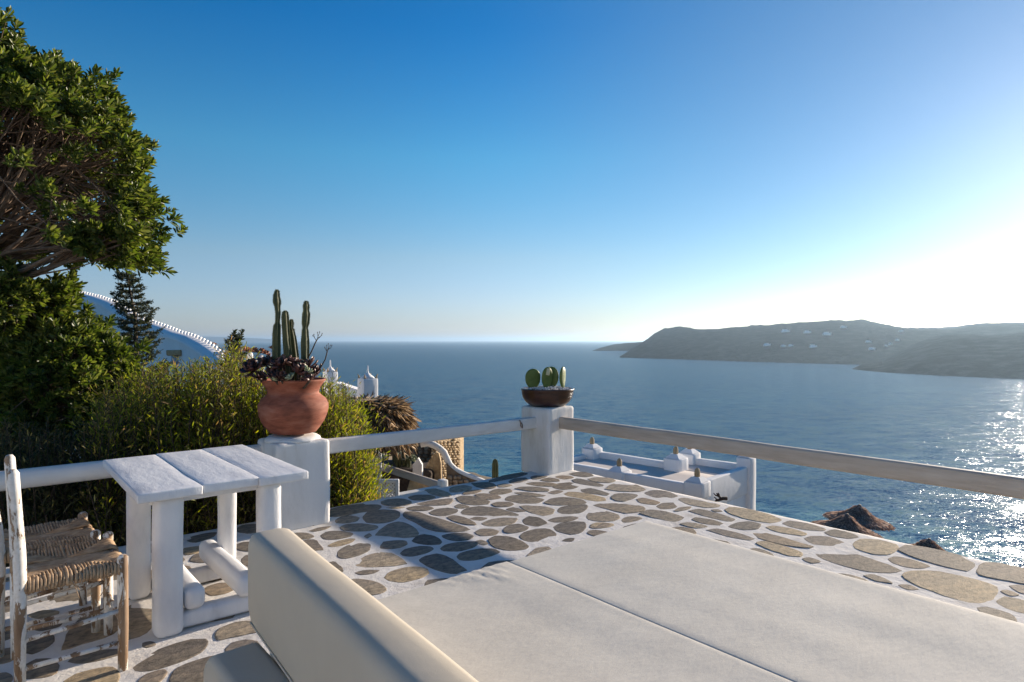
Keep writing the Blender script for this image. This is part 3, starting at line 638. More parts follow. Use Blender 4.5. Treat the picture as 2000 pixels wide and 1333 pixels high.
# ---- daybed: base, two mattresses, bolster, narrow side cushion
def cushion_mesh(name, a0, a1, b0, b1, z0, z1, rad=0.035, wr=None, n=0.04, ra=None, rb=None):
    """soft slab: grid top with rounded rim, sagging a little, wrinkles near a corner"""
    ra = ra or rad; rb = rb or rad
    na, nb = max(4, int((a1-a0)/n)), max(4, int((b1-b0)/n)); bm = bmesh.new(); grid = {}
    prof = [(0, -1), (0, -0.45), (0.0, -0.2)]
    def ins(t, L_): return t
    V = []; Fc = []
    def pos(i, N_, lo, hi):
        # extra samples crowd the rim so that it rounds over
        return lo+(hi-lo)*i/N_
    us = sorted(set([a0+ra*q for q in (0, .1, .35, .7, 1)]+[a0+ra+(a1-a0-ra-rb)*i/na for i in range(1, na)]+[a1-rb*q for q in (0, .1, .35, .7, 1)]))
    vs = sorted(set([b0, b0+rad*0.1, b0+rad*0.35, b0+rad*0.7, b0+rad]+[b0+rad+(b1-b0-2*rad)*i/nb for i in range(1, nb)]+[b1-rad, b1-rad*0.7, b1-rad*0.35, b1-rad*0.1, b1]))
    def drop(x, lo, hi):
        d = min(x-lo, hi-x); return 0 if d >= rad else rad-math.sqrt(max(0, rad*rad-(rad-d)**2))
    nu, nv = len(us), len(vs)
    for v in vs:
        for u in us:
            dz = min(rad, math.hypot(drop(u, a0, 1e9) if ra == rad else rad*(max(0, ra-(u-a0))/ra)**2*.2, drop(u, -1e9, a1) if rb == rad else rad*(max(0, rb-(a1-u))/rb)**2*.2, drop(v, b0, b1))); f = min(1, min(u-a0, a1-u)/0.15)*min(1, min(v-b0, b1-v)/0.15)
            z = z1-dz+0.006*f*noise.noise(Vector((u*1.8, v*1.1, z0)))+0.002*noise.noise(Vector((u*6, v*2.2, 1)))
            if wr: z += wr(u, v)
            V.append(Vector((u, v, z)))
    for j in range(nv-1):
        for i in range(nu-1): k = j*nu+i; Fc.append((k, k+1, k+nu+1, k+nu))
    rim = [i for i in range(nu)]+[j*nu+nu-1 for j in range(1, nv)]+[(nv-1)*nu+i for i in range(nu-2, -1, -1)]+[j*nu for j in range(nv-2, 0, -1)]
    levels = [z1-rad-0.03, (z0+z1)/2, z0+0.02, z0]; prev = rim
    for q, z in enumerate(levels):
        cur = []
        for k in rim:
            p = V[k]; o = Vector((p.x-(a0+a1)/2, p.y-(b0+b1)/2, 0)); bul = 0.006 if q < 2 else -0.012*(q == 3)
            V.append(Vector((p.x+math.copysign(bul, o.x)*(abs(p.x-a0) < 1e-4 or abs(p.x-a1) < 1e-4), p.y+math.copysign(bul, o.y)*(abs(p.y-b0) < 1e-4 or abs(p.y-b1) < 1e-4), z+0.003*noise.noise(Vector((p.x*3, p.y*3, 7)))))); cur.append(len(V)-1)
        m = len(rim)
        for i in range(m): Fc.append((prev[i], cur[i], cur[(i+1) % m], prev[(i+1) % m]))
        prev = cur
    Fc.append(tuple(prev)); return frompy(name, V, Fc)
bed = thing('daybed', 'low white masonry daybed platform with a thick bolster along its left side', 'daybed', L(0, 0, 0), ROT)
mesh_obj('platform', rbox('platform', (2.30, 2.28, 0.2), 0.02, 2, (1.80, 1.12, 0.095), None, 0.25, 0.006), 'plaster', bed)
def wrinkle(u, v):
    w = 0
    for cx, ang, amp, ln in ((1.62, 0.35, 0.011, 0.22), (1.56, 0.5, 0.009, 0.18), (1.69, 0.3, 0.012, 0.28), (1.76, 0.2, 0.009, 0.2), (1.49, 0.55, 0.006, 0.16), (1.83, 0.1, 0.006, 0.14)):
        t = (2.30-v)/ln
        if 0 < t < 1: d = (u-cx-(2.30-v)*math.tan(ang))/0.014; w += 0.6*amp*math.exp(-d*d)*math.sin(math.pi*min(1, t*1.0+0.12))
    return w
mt1 = mesh_obj('mattress', cushion_mesh('mattress', 0.80, 1.900, 0.12, 2.295, 0.19, 0.4025, 0.03, wrinkle, 0.022, None, 0.010), 'cushion', None, label='pale beige mattress next to the bolster, wrinkled at its far edge', cat='mattress', group='mattresses side by side on the daybed')
mt2 = mesh_obj('mattress', cushion_mesh('mattress', 1.9005, 2.965, 0.12, 2.290, 0.19, 0.399, 0.03, None, 0.04, 0.010, None), 'cushion', None, label='pale beige mattress on the sea side, its corner nearest the stone edge', cat='mattress', group='mattresses side by side on the daybed')
for o in (mt1, mt2): o.rotation_euler = (0, 0, ROT)
def piping(name, pts, r, parent, mat='seam'):
    return mesh_obj(name, frompy(name, *tube(pts, r, 6)), mat, parent)
piping('piping', [(1.899, 0.2+0.1*i, 0.3955) for i in range(21)], 0.0035, mt1)
# bolster: slab on edge, slightly skewed to the bed, thick rounded top
def bolster():
    A0, A1 = Vector((0.752, 2.395, 0)), Vector((0.60, 0.20, 0)); d = (A1-A0); ln = d.length; d.normalize(); s = Vector((-d.y, d.x, 0)); s = s if s.x > 0 else -s
    sec = []    # cross-section: (offset across, height)
    for off, z in [(0.010, 0.385), (-0.002, 0.45), (-0.004, 0.60), (-0.002, 0.685), (0.002, 0.705), (0.010, 0.720), (0.022, 0.728), (0.045, 0.731), (0.10, 0.732), (0.128, 0.729), (0.145, 0.722), (0.155, 0.710), (0.160, 0.69), (0.161, 0.60), (0.158, 0.45), (0.15, 0.385)]: sec.append((off, z))
    V = []; Fc = []; n = len(sec); cx, cz = 0.08, 0.55
    st = [(-0.032, 0.86), (-0.028, 0.93), (-0.015, 0.98), (0.005, 0.998), (0.03, 1.0)]+[(0.03+ (ln-0.03)*i/50, 1.0) for i in range(1, 51)]
    for dd, sc in st:
        for off, z in sec:
            p = A0+d*dd+s*(cx+(off-cx)*sc); zz = 0.385+(z-0.385)*(0.96+0.04*(sc-0.86)/0.14 if sc < 1 else 1)
            w = 0.004*noise.noise(Vector((dd*2.2, off*8, z*3)))
            V.append(Vector((p.x, p.y, zz))+s*w+Vector((0, 0, w*0.6 if z > 0.6 else 0)))
    for i in range(len(st)-1):
        for k in range(n-1): Fc.append((i*n+k, (i+1)*n+k, (i+1)*n+k+1, i*n+k+1))
    Fc.append(tuple(range(n))); Fc.append(tuple((len(st)-1)*n+k for k in range(n))[::-1])
    me = frompy('bolster', V, Fc); bm = bmesh.new(); bm.from_mesh(me); bmesh.ops.recalc_face_normals(bm, faces=bm.faces[:]); bm.to_mesh(me); bm.free()
    b = mesh_obj('bolster', me, 'bolster', bed)
    mesh_obj('piping', frompy('piping', *tube([A0+d*t+s*(0.004)+Vector((0, 0, 0.402)) for t in np.linspace(0.0, ln, 20)], 0.004, 6)), 'bolster', b)
    # panel behind, under the side cushion
bolster()
sc = mesh_obj('side_cushion', cushion_mesh('side_cushion', 0.575, 0.752, 0.15, 2.285, 0.19, 0.385, 0.03, None, 0.05), 'bolster', None, label='narrow grey beige cushion on the table side of the bolster', cat='cushion')
sc.rotation_euler = (0, 0, ROT)
mesh_obj('side_base', rbox('side_base', (0.17, 2.1, 0.185), 0.02, 2, (0.664, 1.2, 0.09), None, 0.2, 0.005), 'plaster', bed)
# ---- table of thick white planks
tab = thing('plank_table', 'rustic white painted table of three thick planks on four stout posts', 'table', L(0.96, 3.9, 0), ROT)
def tl_(a, b, z=0): return (a-0.96, b-3.9, z)
for i, (a0, a1, b0, b1) in enumerate(((0.545, 0.8275, 3.345, 4.455), (0.8295, 1.1015, 3.355, 4.475), (1.1035, 1.368, 3.345, 4.50))):
    o = part(tab, 'plank', (a1-a0, b1-b0, 0.046), tl_((a0+a1)/2, (b0+b1)/2, 0.707+(0.0, 0.002, -0.001)[i]), 0.0075, cuts=0.06, wob=0.0035, wsc=2.2)
for a, b, w in ((0.693, 3.45, 0.128), (1.185, 3.45, 0.118), (0.666, 4.04, 0.115), (1.14, 4.05, 0.105)):
    part(tab, 'leg', (w, w*0.9, 0.685), tl_(a, b, 0.342), 0.035, cuts=0.08, wob=0.007, wsc=3)
for b in (3.47, 4.04):
    part(tab, 'crossbar', (0.40, 0.085, 0.085), tl_(0.93, b, 0.052), 0.022, cuts=0.08, wob=0.005)
    part(tab, 'apron', (0.62, 0.07, 0.04), tl_(0.93, b+(0.02 if b < 4 else 0), 0.661), 0.01, cuts=0.1, wob=0.003)
for a in (0.808, 1.062):
    part(tab, 'foot_beam', (0.10, 0.80, 0.115), tl_(a, 3.80, 0.152), 0.036, cuts=0.08, wob=0.006)
# ---- chairs: peeling ladder-back with rush seat
def make_chair(label, D, lean):
    t = thing('rush_chair', label, 'chair', (0, 0, 0), ROT, 'peeling rush chairs drawn up to the table')
    Wd = 0.43      # depth along a, width along b; origin at near rear post foot, front towards +a
    def post(name, pts, w): 
        V, Fc = tube(pts, w, 8); 
        for i, v in enumerate(V): v += noise.noise_vector(v*9)*0.003
        return mesh_obj(name, frompy(name, V, Fc), 'peeling_paint', t)
    for b in (0, Wd):
        post('rear_leg', [(0.0, b, 0), (0.0, b, 0.25), (0.0, b, 0.46), (-0.16*lean, b, 0.6), (-0.6*lean, b, 0.78), (-lean, b, 0.915), (-lean*1.04, b, 0.93)], [0.019, 0.021, 0.022, 0.022, 0.021, 0.020, 0.012])
        post('front_leg', [(D, b, 0), (D, b, 0.2), (D, b, 0.44), (D, b, 0.495), (D, b, 0.505)], [0.019, 0.021, 0.022, 0.022, 0.014])
    def bar(name, p, q, r, mat='peeling_paint'):
        m = (Vector(p)+Vector(q))/2+Vector((0, 0, random.uniform(-0.004, 0.004))); return mesh_obj(name, frompy(name, *tube([p, m, q], r, 7)), mat, t)
    for b in (0, Wd):
        bar('stretcher', (0, b, 0.235), (D, b, 0.265), 0.0105); bar('stretcher', (0, b, 0.12), (D, b, 0.125), 0.0105)
        bar('seat_rail', (0, b, 0.452), (D, b, 0.452), 0.015)
    for a in (0, D):
        bar('stretcher', (a, 0, 0.20), (a, Wd, 0.20), 0.0105); bar('seat_rail', (a, 0, 0.452), (a, Wd, 0.452), 0.015)
    for z, x in ((0.60, -0.18*lean), (0.72, -0.44*lean), (0.84, -0.78*lean)):
        mesh_obj('slat', rbox('slat', (0.016, Wd-0.03, 0.055), 0.005, 2, (x, Wd/2, z), None, 0.06, 0.003), 'peeling_paint', t)
    # rush seat: cords wrap the rails and turn on the diagonals
    seat = mesh_obj('seat', rbox('seat', (D-0.02, Wd-0.02, 0.028), 0.012, 2, (D/2, Wd/2, 0.452), None, 0.05, 0.003), 'rush', t)
    V = []; Fc = []; step = 0.0125; cx, cy = D/2, Wd/2
    for sx in (-1, 1):
        for sy in (-1, 1):
            k = 0
            while True:
                d = 0.018+step*k; k += 1
                if d > min(cx, cy)-0.004: break
                x = cx+sx*(cx-d); y = cy+sy*(cy-d); j = lambda s=0.0025: random.uniform(-s, s)
                ex = cx+sx*(cx+0.017); ey = cy+sy*(cy+0.017); zt = 0.474; sag = -0.012*(d/min(cx, cy))
                w = random.uniform(0.0055, 0.0075)
                tube([(x+j(), ey-sy*0.004, 0.428), (x+j(), ey, 0.445), (x+j(), ey-sy*0.004, 0.466), (x+j(), ey-sy*0.025, zt+0.002+j()), (x, (y+ey)/2 if d > 0.05 else y, zt+sag*0.5+j()), (x, y, zt+sag+j()),
                      ((x+ex)/2 if d > 0.05 else x, y, zt+sag*0.5+j()), (ex-sx*0.025, y+j(), zt+0.002+j()), (ex-sx*0.004, y+j(), 0.466), (ex, y+j(), 0.445), (ex-sx*0.004, y+j(), 0.428)], w, 6, True, V, Fc)
    for k in range(9):
        p = Vector((random.uniform(0.05, D-0.02), random.choice((0.02, 0.1, 0.2)), 0.435)); q = p+Vector((random.uniform(-.07, .07), random.uniform(-.05, .05), -random.uniform(0.03, 0.11)))
        tube([p, (p+q)/2+Vector((0.01, 0, 0)), q], 0.0016, 4, True, V, Fc)
    mesh_obj('rush_weave', frompy('rush_weave', V, Fc), 'rush', seat, kind='stuff')
    return t
ch = make_chair('peeling white rush chair nearest the frame corner, beside the table', 0.355, 0.022)
ch.location = L(0.112, 3.20, 0)
def copy_tree(o, parent=None):
    c = o.copy(); C.objects.link(c); c.parent = parent
    for k in [x for x in o.children]: copy_tree(k, c)
    return c
ch2 = make_chair('peeling white rush chair behind the nearer one, closest to the left rail', 0.37, 0.065)
ch2.location = L(0.055, 3.695, 0); ch2.rotation_euler = (0, 0, ROT+R(1.5))
# ============================================================ POTS AND CACTI
pot = thing('terracotta_pot', 'round bellied terracotta pot full of cacti and succulents on the pillar', 'pot', L(PL[0], PL[1], 0.716), ROT)
mesh_obj('vessel', lathe('vessel', [(0.0, 0.0), (0.16, 0.0), (0.178, 0.006), (0.205, 0.04), (0.24, 0.09), (0.262, 0.145), (0.27, 0.19), (0.268, 0.225), (0.25, 0.265), (0.220, 0.290), (0.200, 0.308), (0.197, 0.322), (0.205, 0.352), (0.232, 0.392), (0.246, 0.408), (0.250, 0.418), (0.246, 0.426), (0.236, 0.424), (0.216, 0.395), (0.196, 0.35), (0.19, 0.335)], 64, 0.018), 'terracotta', pot)
mesh_obj('soil', lathe('soil', [(0.0, 0.405), (0.1, 0.40), (0.2, 0.375)], 24, 0.1), 'soil', pot)
potz = 0.716
def camxy(px, Y):  # a point over the pot given by photo x, at distance Y
    return at(px, 665, Y)
def ribbed(name, pts, radii, ribs=6, depth=0.28, mat='cactus'):
    """columnar cactus with deep ribs; second mesh holds the pale spine lines"""
    V = []; Fc = []; n = ribs*4; sp = []
    pts = [Vector(p) for p in pts]; P = []; Rr = []
    for i in range(len(pts)-1):
        for s in range(5): f = s/5; P.append(pts[i].lerp(pts[i+1], f)); g = (1-math.cos(f*math.pi))/2; Rr.append(radii[i]*(1-g)+radii[i+1]*g)
    P.append(pts[-1]); Rr.append(radii[-1])
    for i, (p, r) in enumerate(zip(P, Rr)):
        for k in range(n):
            an = 2*math.pi*k/n; rr = r*(1-depth*(0.5+0.5*math.cos(ribs*an+math.pi))**0.8*1.0)*(1+0.03*math.sin(i*1.9+k))
            V.append(p+Vector((math.cos(an)*rr, math.sin(an)*rr, 0)))
    for i in range(len(P)-1):
        for k in range(n): Fc.append((i*n+k, i*n+(k+1) % n, (i+1)*n+(k+1) % n, (i+1)*n+k))
    Fc.append(tuple((len(P)-1)*n+k for k in range(n)))
    SV = []; SF = []
    for q in range(ribs):
        an = 2*math.pi*q/ribs; tube([p+Vector((math.cos(an)*r*1.0, math.sin(an)*r*1.0, 0)) for p, r in zip(P, Rr)], 0.0022, 4, True, SV, SF)
        for p, r in zip(P[::1], Rr[::1]):
            c = p+Vector((math.cos(an)*r, math.sin(an)*r, 0))
            for _ in range(2):
                d = Vector((math.cos(an)+random.uniform(-.6, .6), math.sin(an)+random.uniform(-.6, .6), random.uniform(-.5, .7))).normalized()*0.011
                b = len(SV); e = Vector((0, 0, 0.0012)); SV.extend([c-e, c+e, c+d]); SF.append((b, b+1, b+2))
    return frompy(name, V, Fc), frompy('spines', SV, SF)
def cactus_column(prof, Y, label, base_z=1.09, group='columnar cacti in the terracotta pot', name='column_cactus', ribs=6):
    """prof: (px, py, half width px)"""
    pts = [at(x, y, Y) for x, y, w in prof]; rd = [w*Y/F for x, y, w in prof]
    b = Vector((pts[0].x, pts[0].y, base_z)); t = thing(name, label, 'cactus', b, random.uniform(0, 1), group)
    pts = [p-b for p in pts]; me, sp = ribbed('stem', pts, rd, ribs)
    mesh_obj('stem', me, 'cactus', t); mesh_obj('spines', sp, 'cactus_rib', t, smooth=False)
    for o in t.children: pass
    t.rotation_euler = (0, 0, 0); return t
PY = (L(*PL)).y
cactus_column([(541, 745, 7), (540, 690, 8), (540, 655, 7.8), (541, 638, 7), (542, 630, 4.2), (543, 612, 4.8), (542, 602, 5), (541, 590, 7.6), (540, 578, 6.2), (541, 570, 4.5), (541, 566, 1.5)], PY-0.02, 'tallest cactus column in the terracotta pot, with a club shaped top')
cactus_column([(566, 745, 7), (563, 700, 8), (560, 670, 7.4), (558, 640, 7), (557, 620, 7), (557, 611, 5.5), (557, 607, 1.5)], PY+0.01, 'leaning cactus column just right of the tallest one in the pot')
cactus_column([(581, 745, 6), (577, 700, 7), (573, 665, 6.5), (570, 645, 5), (569, 642, 3.6), (569, 632, 4.5), (569, 627, 3), (569, 624, 1)], PY+0.09, 'thin cactus column half hidden between two others in the pot')
cactus_column([(598, 745, 7), (596, 700, 7.5), (596, 670, 8), (596, 650, 6.5), (596, 641, 5), (597, 630, 7.2), (598, 615, 7.4), (598, 606, 5.4), (598, 598, 6), (598, 591, 4.2), (598, 588, 1.4)], PY+0.05, 'rightmost tall cactus column in the terracotta pot')
def rosette(name, c, r, n, tilt, mat, parent=None, cup=0.45):
    """fleshy rosette of thick spoon leaves"""
    V = []; Fc = []; M = Matrix.Rotation(tilt[0], 3, 'X') @ Matrix.Rotation(tilt[1], 3, 'Y')
    for i in range(n):
        an = i*2.399963; f = (i+1)/n; el = 1.25*(1-f)+0.22+random.uniform(-.12, .12); ln = r*(0.5+0.5*f)*random.uniform(0.85, 1.1); w = ln*0.42
        d = Vector((math.cos(an)*math.cos(el), math.sin(an)*math.cos(el), math.sin(el))); s = Vector((-math.sin(an), math.cos(an), 0)); up = s.cross(d)*-1; up = up if up.z > 0 else -up
        b = len(V)
        rows = [(0.0, 0.22, 0), (0.35, 0.42, -0.02), (0.68, 0.74, 0.0), (0.88, 0.56, 0.06), (1.0, 0.10, 0.13)]
        for t_, ww, hh in rows:
            m = d*ln*t_+up*ln*hh*cup*2
            for sg, th in ((-1, 0.10), (0, -0.04), (1, 0.10)): V.append(Vector(c)+M@(m+s*sg*w*ww+up*th*w))
            V.append(Vector(c)+M@(m-up*w*0.16))
        for k in range(len(rows)-1):
            a = b+k*4; Fc += [(a, a+1, a+5, a+4), (a+1, a+2, a+6, a+5), (a+2, a+3, a+7, a+6), (a+3, a, a+4, a+7)]
    return mesh_obj(name, frompy(name, V, Fc), mat, parent)
SU = [(497, 722, 4.75, .135, 'succulent'), (528, 735, 4.72, .10, 'succulent'), (549, 716, 4.82, .13, 'succulent'), (548, 738, 4.70, .08, 'succulent'), (572, 712, 4.86, .11, 'succulent'), (583, 728, 4.78, .12, 'succulent'),
      (600, 718, 4.88, .13, 'succulent'), (612, 735, 4.84, .10, 'succulent'), (568, 738, 4.74, .07, 'pale_succulent'), (590, 712, 4.84, .06, 'pale_succulent'), (598, 724, 4.76, .065, 'pale_succulent'), (520, 712, 4.95, .12, 'succulent'),
      (605, 742, 4.72, .075, 'succulent'), (560, 728, 5.05, .13, 'succulent'), (617, 727, 5.0, .10, 'succulent'), (538, 742, 4.72, .06, 'pale_succulent'), (505, 738, 4.8, .08, 'succulent')]
sg = thing('succulent_clump', 'dense clump of dark purple rosette succulents spilling over the terracotta pot', 'succulent', L(PL[0], PL[1], 1.10))
b0 = sg.location.copy()
for x, y, Y, r, m in SU:
    p = at(x, y+2, Y)-b0; rosette('rosette', p, r*0.95, 18, (random.uniform(-.5, .7), random.uniform(-.6, .6)), m, sg)
    q = Vector((p.x*0.35, p.y*0.35, -0.02)); mesh_obj('stem', frompy('stem', *tube([q, (p+q)/2-Vector((0, 0, 0.03)), p], 0.009, 6)), 'dark_bark', sg)
def stalk(label, pts, Y, tips):
    P = [at(x, y, Y) for x, y in pts]; b = P[0]; t = thing('flower_stalk', label, 'dry stalk', b, 0, 'dry flower stalks in the pot')
    mesh_obj('stem', frompy('stem', *tube([p-b for p in P], [0.006, 0.0055, 0.005, 0.005, 0.004][:len(P)], 6)), 'dark_bark', t)
    V = []; Fc = []
    for path in tips: tube([at(x, y, Y+random.uniform(-.02, .02))-b for x, y in path], [0.003, 0.002, 0.0016][:len(path)], 5, True, V, Fc)
    for path in tips:
        x, y = path[-1]; tube([at(x, y, Y)-b, at(x+.5, y-2.5, Y)-b], [0.004, 0.002], 5, True, V, Fc)
    mesh_obj('twigs', frompy('twigs', V, Fc), 'dark_bark', t)
stalk('upright dry stalk with forked tip right of the cactus columns', [(601, 700), (608, 688), (615, 672), (619, 664)], PY, [[(618, 666), (615, 661), (613, 655)], [(619, 664), (621, 658), (620, 651)], [(619, 664), (625, 659), (629, 653)], [(621, 660), (625, 658), (628, 656)], [(621, 657), (623, 653), (624, 650)], [(615, 661), (613, 658), (611, 657)]])
stalk('bent dry stalk leaning out right from the pot towards the sea', [(618, 726), (627, 717), (635, 703), (639, 688)], PY-.03, [[(639, 688), (637, 681), (638, 676)], [(639, 688), (642, 681), (645, 676)], [(640, 685), (641, 678), (641, 673)], [(641, 683), (646, 680), (648, 676)], [(638, 686), (636, 682), (634, 680)]])
# bowl with prickly pear pads
bowl = thing('clay_bowl', 'shallow dark brown glazed clay bowl on the corner pillar', 'bowl', L(PR[0], PR[1], 0.713), ROT)
mesh_obj('vessel', lathe('vessel', [(0, 0), (0.17, 0), (0.20, 0.012), (0.245, 0.05), (0.278, 0.10), (0.290, 0.15), (0.292, 0.178), (0.302, 0.186), (0.302, 0.198), (0.290, 0.202), (0.275, 0.195), (0.26, 0.17)], 56, 0.012), 'dark_clay', bowl)
def gravel_bed():
    V = []; Fc = []
    for k in range(700):
        r = 0.27*math.sqrt(random.random()); an = random.uniform(0, 6.283); z = 0.185+0.03*(1-(r/0.27)**2)+random.uniform(-.006, .01); s = random.uniform(0.006, 0.014); b = len(V)
        c = Vector((r*math.cos(an), r*math.sin(an), z)); M = Matrix.Rotation(random.uniform(0, 3), 3, 'X')@Matrix.Rotation(random.uniform(0, 3), 3, 'Z')
        for d in ((1, 0, 0), (-1, 0, 0), (0, .8, 0), (0, -.8, 0), (0, 0, .6), (0, 0, -.6)): V.append(c+M@Vector(d)*s*random.uniform(.8, 1.2))
        Fc += [(b, b+2, b+4), (b+2, b+1, b+4), (b+1, b+3, b+4), (b+3, b, b+4), (b+2, b, b+5), (b+1, b+2, b+5), (b+3, b+1, b+5), (b, b+3, b+5)]
    mesh_obj('gravel', frompy('gravel', V, Fc), 'gravel', bowl, smooth=False, kind='stuff')
    mesh_obj('soil', lathe('soil', [(0, 0.19), (0.15, 0.185), (0.272, 0.165)], 24), 'soil', bowl)
gravel_bed()
def pad(label, px, py, w, h, Y, yaw, lean, thick=0.028, scar=None):
    """flat oval prickly pear pad: w,h in metres, centre seen at px,py"""
    c = at(px, py, Y); base = c-Vector((0, 0, h/2)); t = thing('prickly_pear_pad', label, 'cactus pad', base, yaw, 'prickly pear pads in the bowl')
    V = []; Fc = []; n = 28; rings = [0.0, 0.3, 0.6, 0.82, 0.94, 1.0]
    for sgn in (1, -1):
        for rr in rings[:-1] if sgn < 0 else rings:
            for k in range(n):
                an = 2*math.pi*k/n; ww = w/2*(0.86+0.14*math.sin(an)) if math.sin(an) > 0 else w/2*(0.86-0.22*abs(math.sin(an))**2)
                x = math.cos(an)*rr*ww*1.12; z = h/2+math.sin(an)*rr*h/2; y = sgn*thick/2*math.sqrt(max(0, 1-rr**2.6))+0.006*math.sin(z*18)
                V.append((x, y+lean*z, z))
    m = len(rings)
    for i in range(m-1):
        for k in range(n): Fc.append((i*n+k, i*n+(k+1) % n, (i+1)*n+(k+1) % n, (i+1)*n+k))
    o2 = m*n
    for i in range(m-2):
        for k in range(n): Fc.append((o2+i*n+k, o2+(i+1)*n+k, o2+(i+1)*n+(k+1) % n, o2+i*n+(k+1) % n))
    for k in range(n): Fc.append((o2+(m-2)*n+k, (m-1)*n+k, (m-1)*n+(k+1) % n, o2+(m-2)*n+(k+1) % n))
    me = frompy('pad', V, Fc); bm = bmesh.new(); bm.from_mesh(me); bmesh.ops.remove_doubles(bm, verts=bm.verts[:], dist=1e-5); bmesh.ops.recalc_face_normals(bm, faces=bm.faces[:]); bm.to_mesh(me); bm.free()
    mesh_obj('pad', me, 'cactus_pad', t)
    SV = []; SF = []
    for k in range(26):
        an = random.uniform(0, 6.28); rr = math.sqrt(random.random())*0.92; x = math.cos(an)*rr*w/2*.95; z = h/2+math.sin(an)*rr*h/2
        for sgn in (-1, 1):
            y = sgn*(thick/2*math.sqrt(max(0, 1-rr**2.6))+.001)+lean*z; b = len(SV); SV.extend([(x-.003, y, z), (x+.003, y, z), (x, y+sgn*.003, z+.004)]); SF.append((b, b+1, b+2))
    mesh_obj('spines', frompy('spines', SV, SF), 'cactus_rib', t, smooth=False)
    if scar:
        mesh_obj('scar', rbox('scar', (w*0.34, 0.006, h*0.30), 0.002, 1, (scar[0]*w, -thick*0.5-0.001+lean*h*.8, h*0.78), Matrix.Rotation(0.25, 3, 'Y')), 'pad_scar', t)
    return t
BY = L(*PR).y
pad('round green prickly pear pad at the left of the bowl', 1041, 741, 0.18, 0.235, BY-.03, R(12), 0.02)
pad('prickly pear pad with a pale scar, in the middle of the bowl', 1068, 739, 0.14, 0.25, BY-.08, R(28), -0.05, scar=(0.02, 1))
pad('prickly pear pad standing close behind the scarred one', 1077, 738, 0.17, 0.25, BY+.02, R(-25), 0.05)
pad('narrow prickly pear pad seen edge on, at the right of the bowl', 1100, 738, 0.15, 0.25, BY-.01, R(62), 0.03, 0.04)
# ============================================================ VEGETATION
def branch_pts(p, q, bend, n=6, jit=0.03):
    p, q = Vector(p), Vector(q); L_ = (q-p).length; o = Vector(bend); r = []
    for i in range(n+1):
        t = i/n; r.append(p.lerp(q, t)+o*math.sin(t*math.pi)+Vector([random.uniform(-1, 1)*jit*L_*(0 < i < n) for _ in range(3)]))
    return r
def sph(az, el): return Vector((math.cos(el)*math.cos(az), math.cos(el)*math.sin(az), math.sin(el)))
LEAFW = 0.024
def rosette_leaves(tips, dirs, g, nl=17, ln=0.076):
    """leaves whorled round each twig end, most of them pointing on outward"""
    P = []; D = []; Ls = []
    for t, d in zip(tips, dirs):
        big = 0.75+0.5*g.random(); d = Vector(d).normalized(); a = d.orthogonal().normalized(); b = d.cross(a)
        for k in range(nl):
            an = k*2.4+g.random()*0.6; f = k/nl; sp = 0.35+1.0*f+g.normal()*0.12
            dd = d*math.cos(sp)+(a*math.cos(an)+b*math.sin(an))*math.sin(sp)
            P.append(Vector(t)-d*(0.07*f)); D.append(dd); Ls.append(ln*big*(0.65+0.5*g.random()))
    return np.array(P), np.array(D), np.array(Ls)
def cluster_meshes(n=6, nl=17, ln=0.076, mat='tree_leaf'):
    out = []
    for i in range(n):
        g = np.random.default_rng(100+i); P, D, Ls = rosette_leaves([(0, 0, 0)], [(0, 0, 1)], g, nl, ln)
        me = leaf_mesh('leaf_cluster', P, D, Ls, LEAFW*(0.8+0.4*g.random(len(Ls))), 0.3, g, 0.08); me.materials.append(MATS[mat]); out.append(me)
    return out
CM = cluster_meshes()
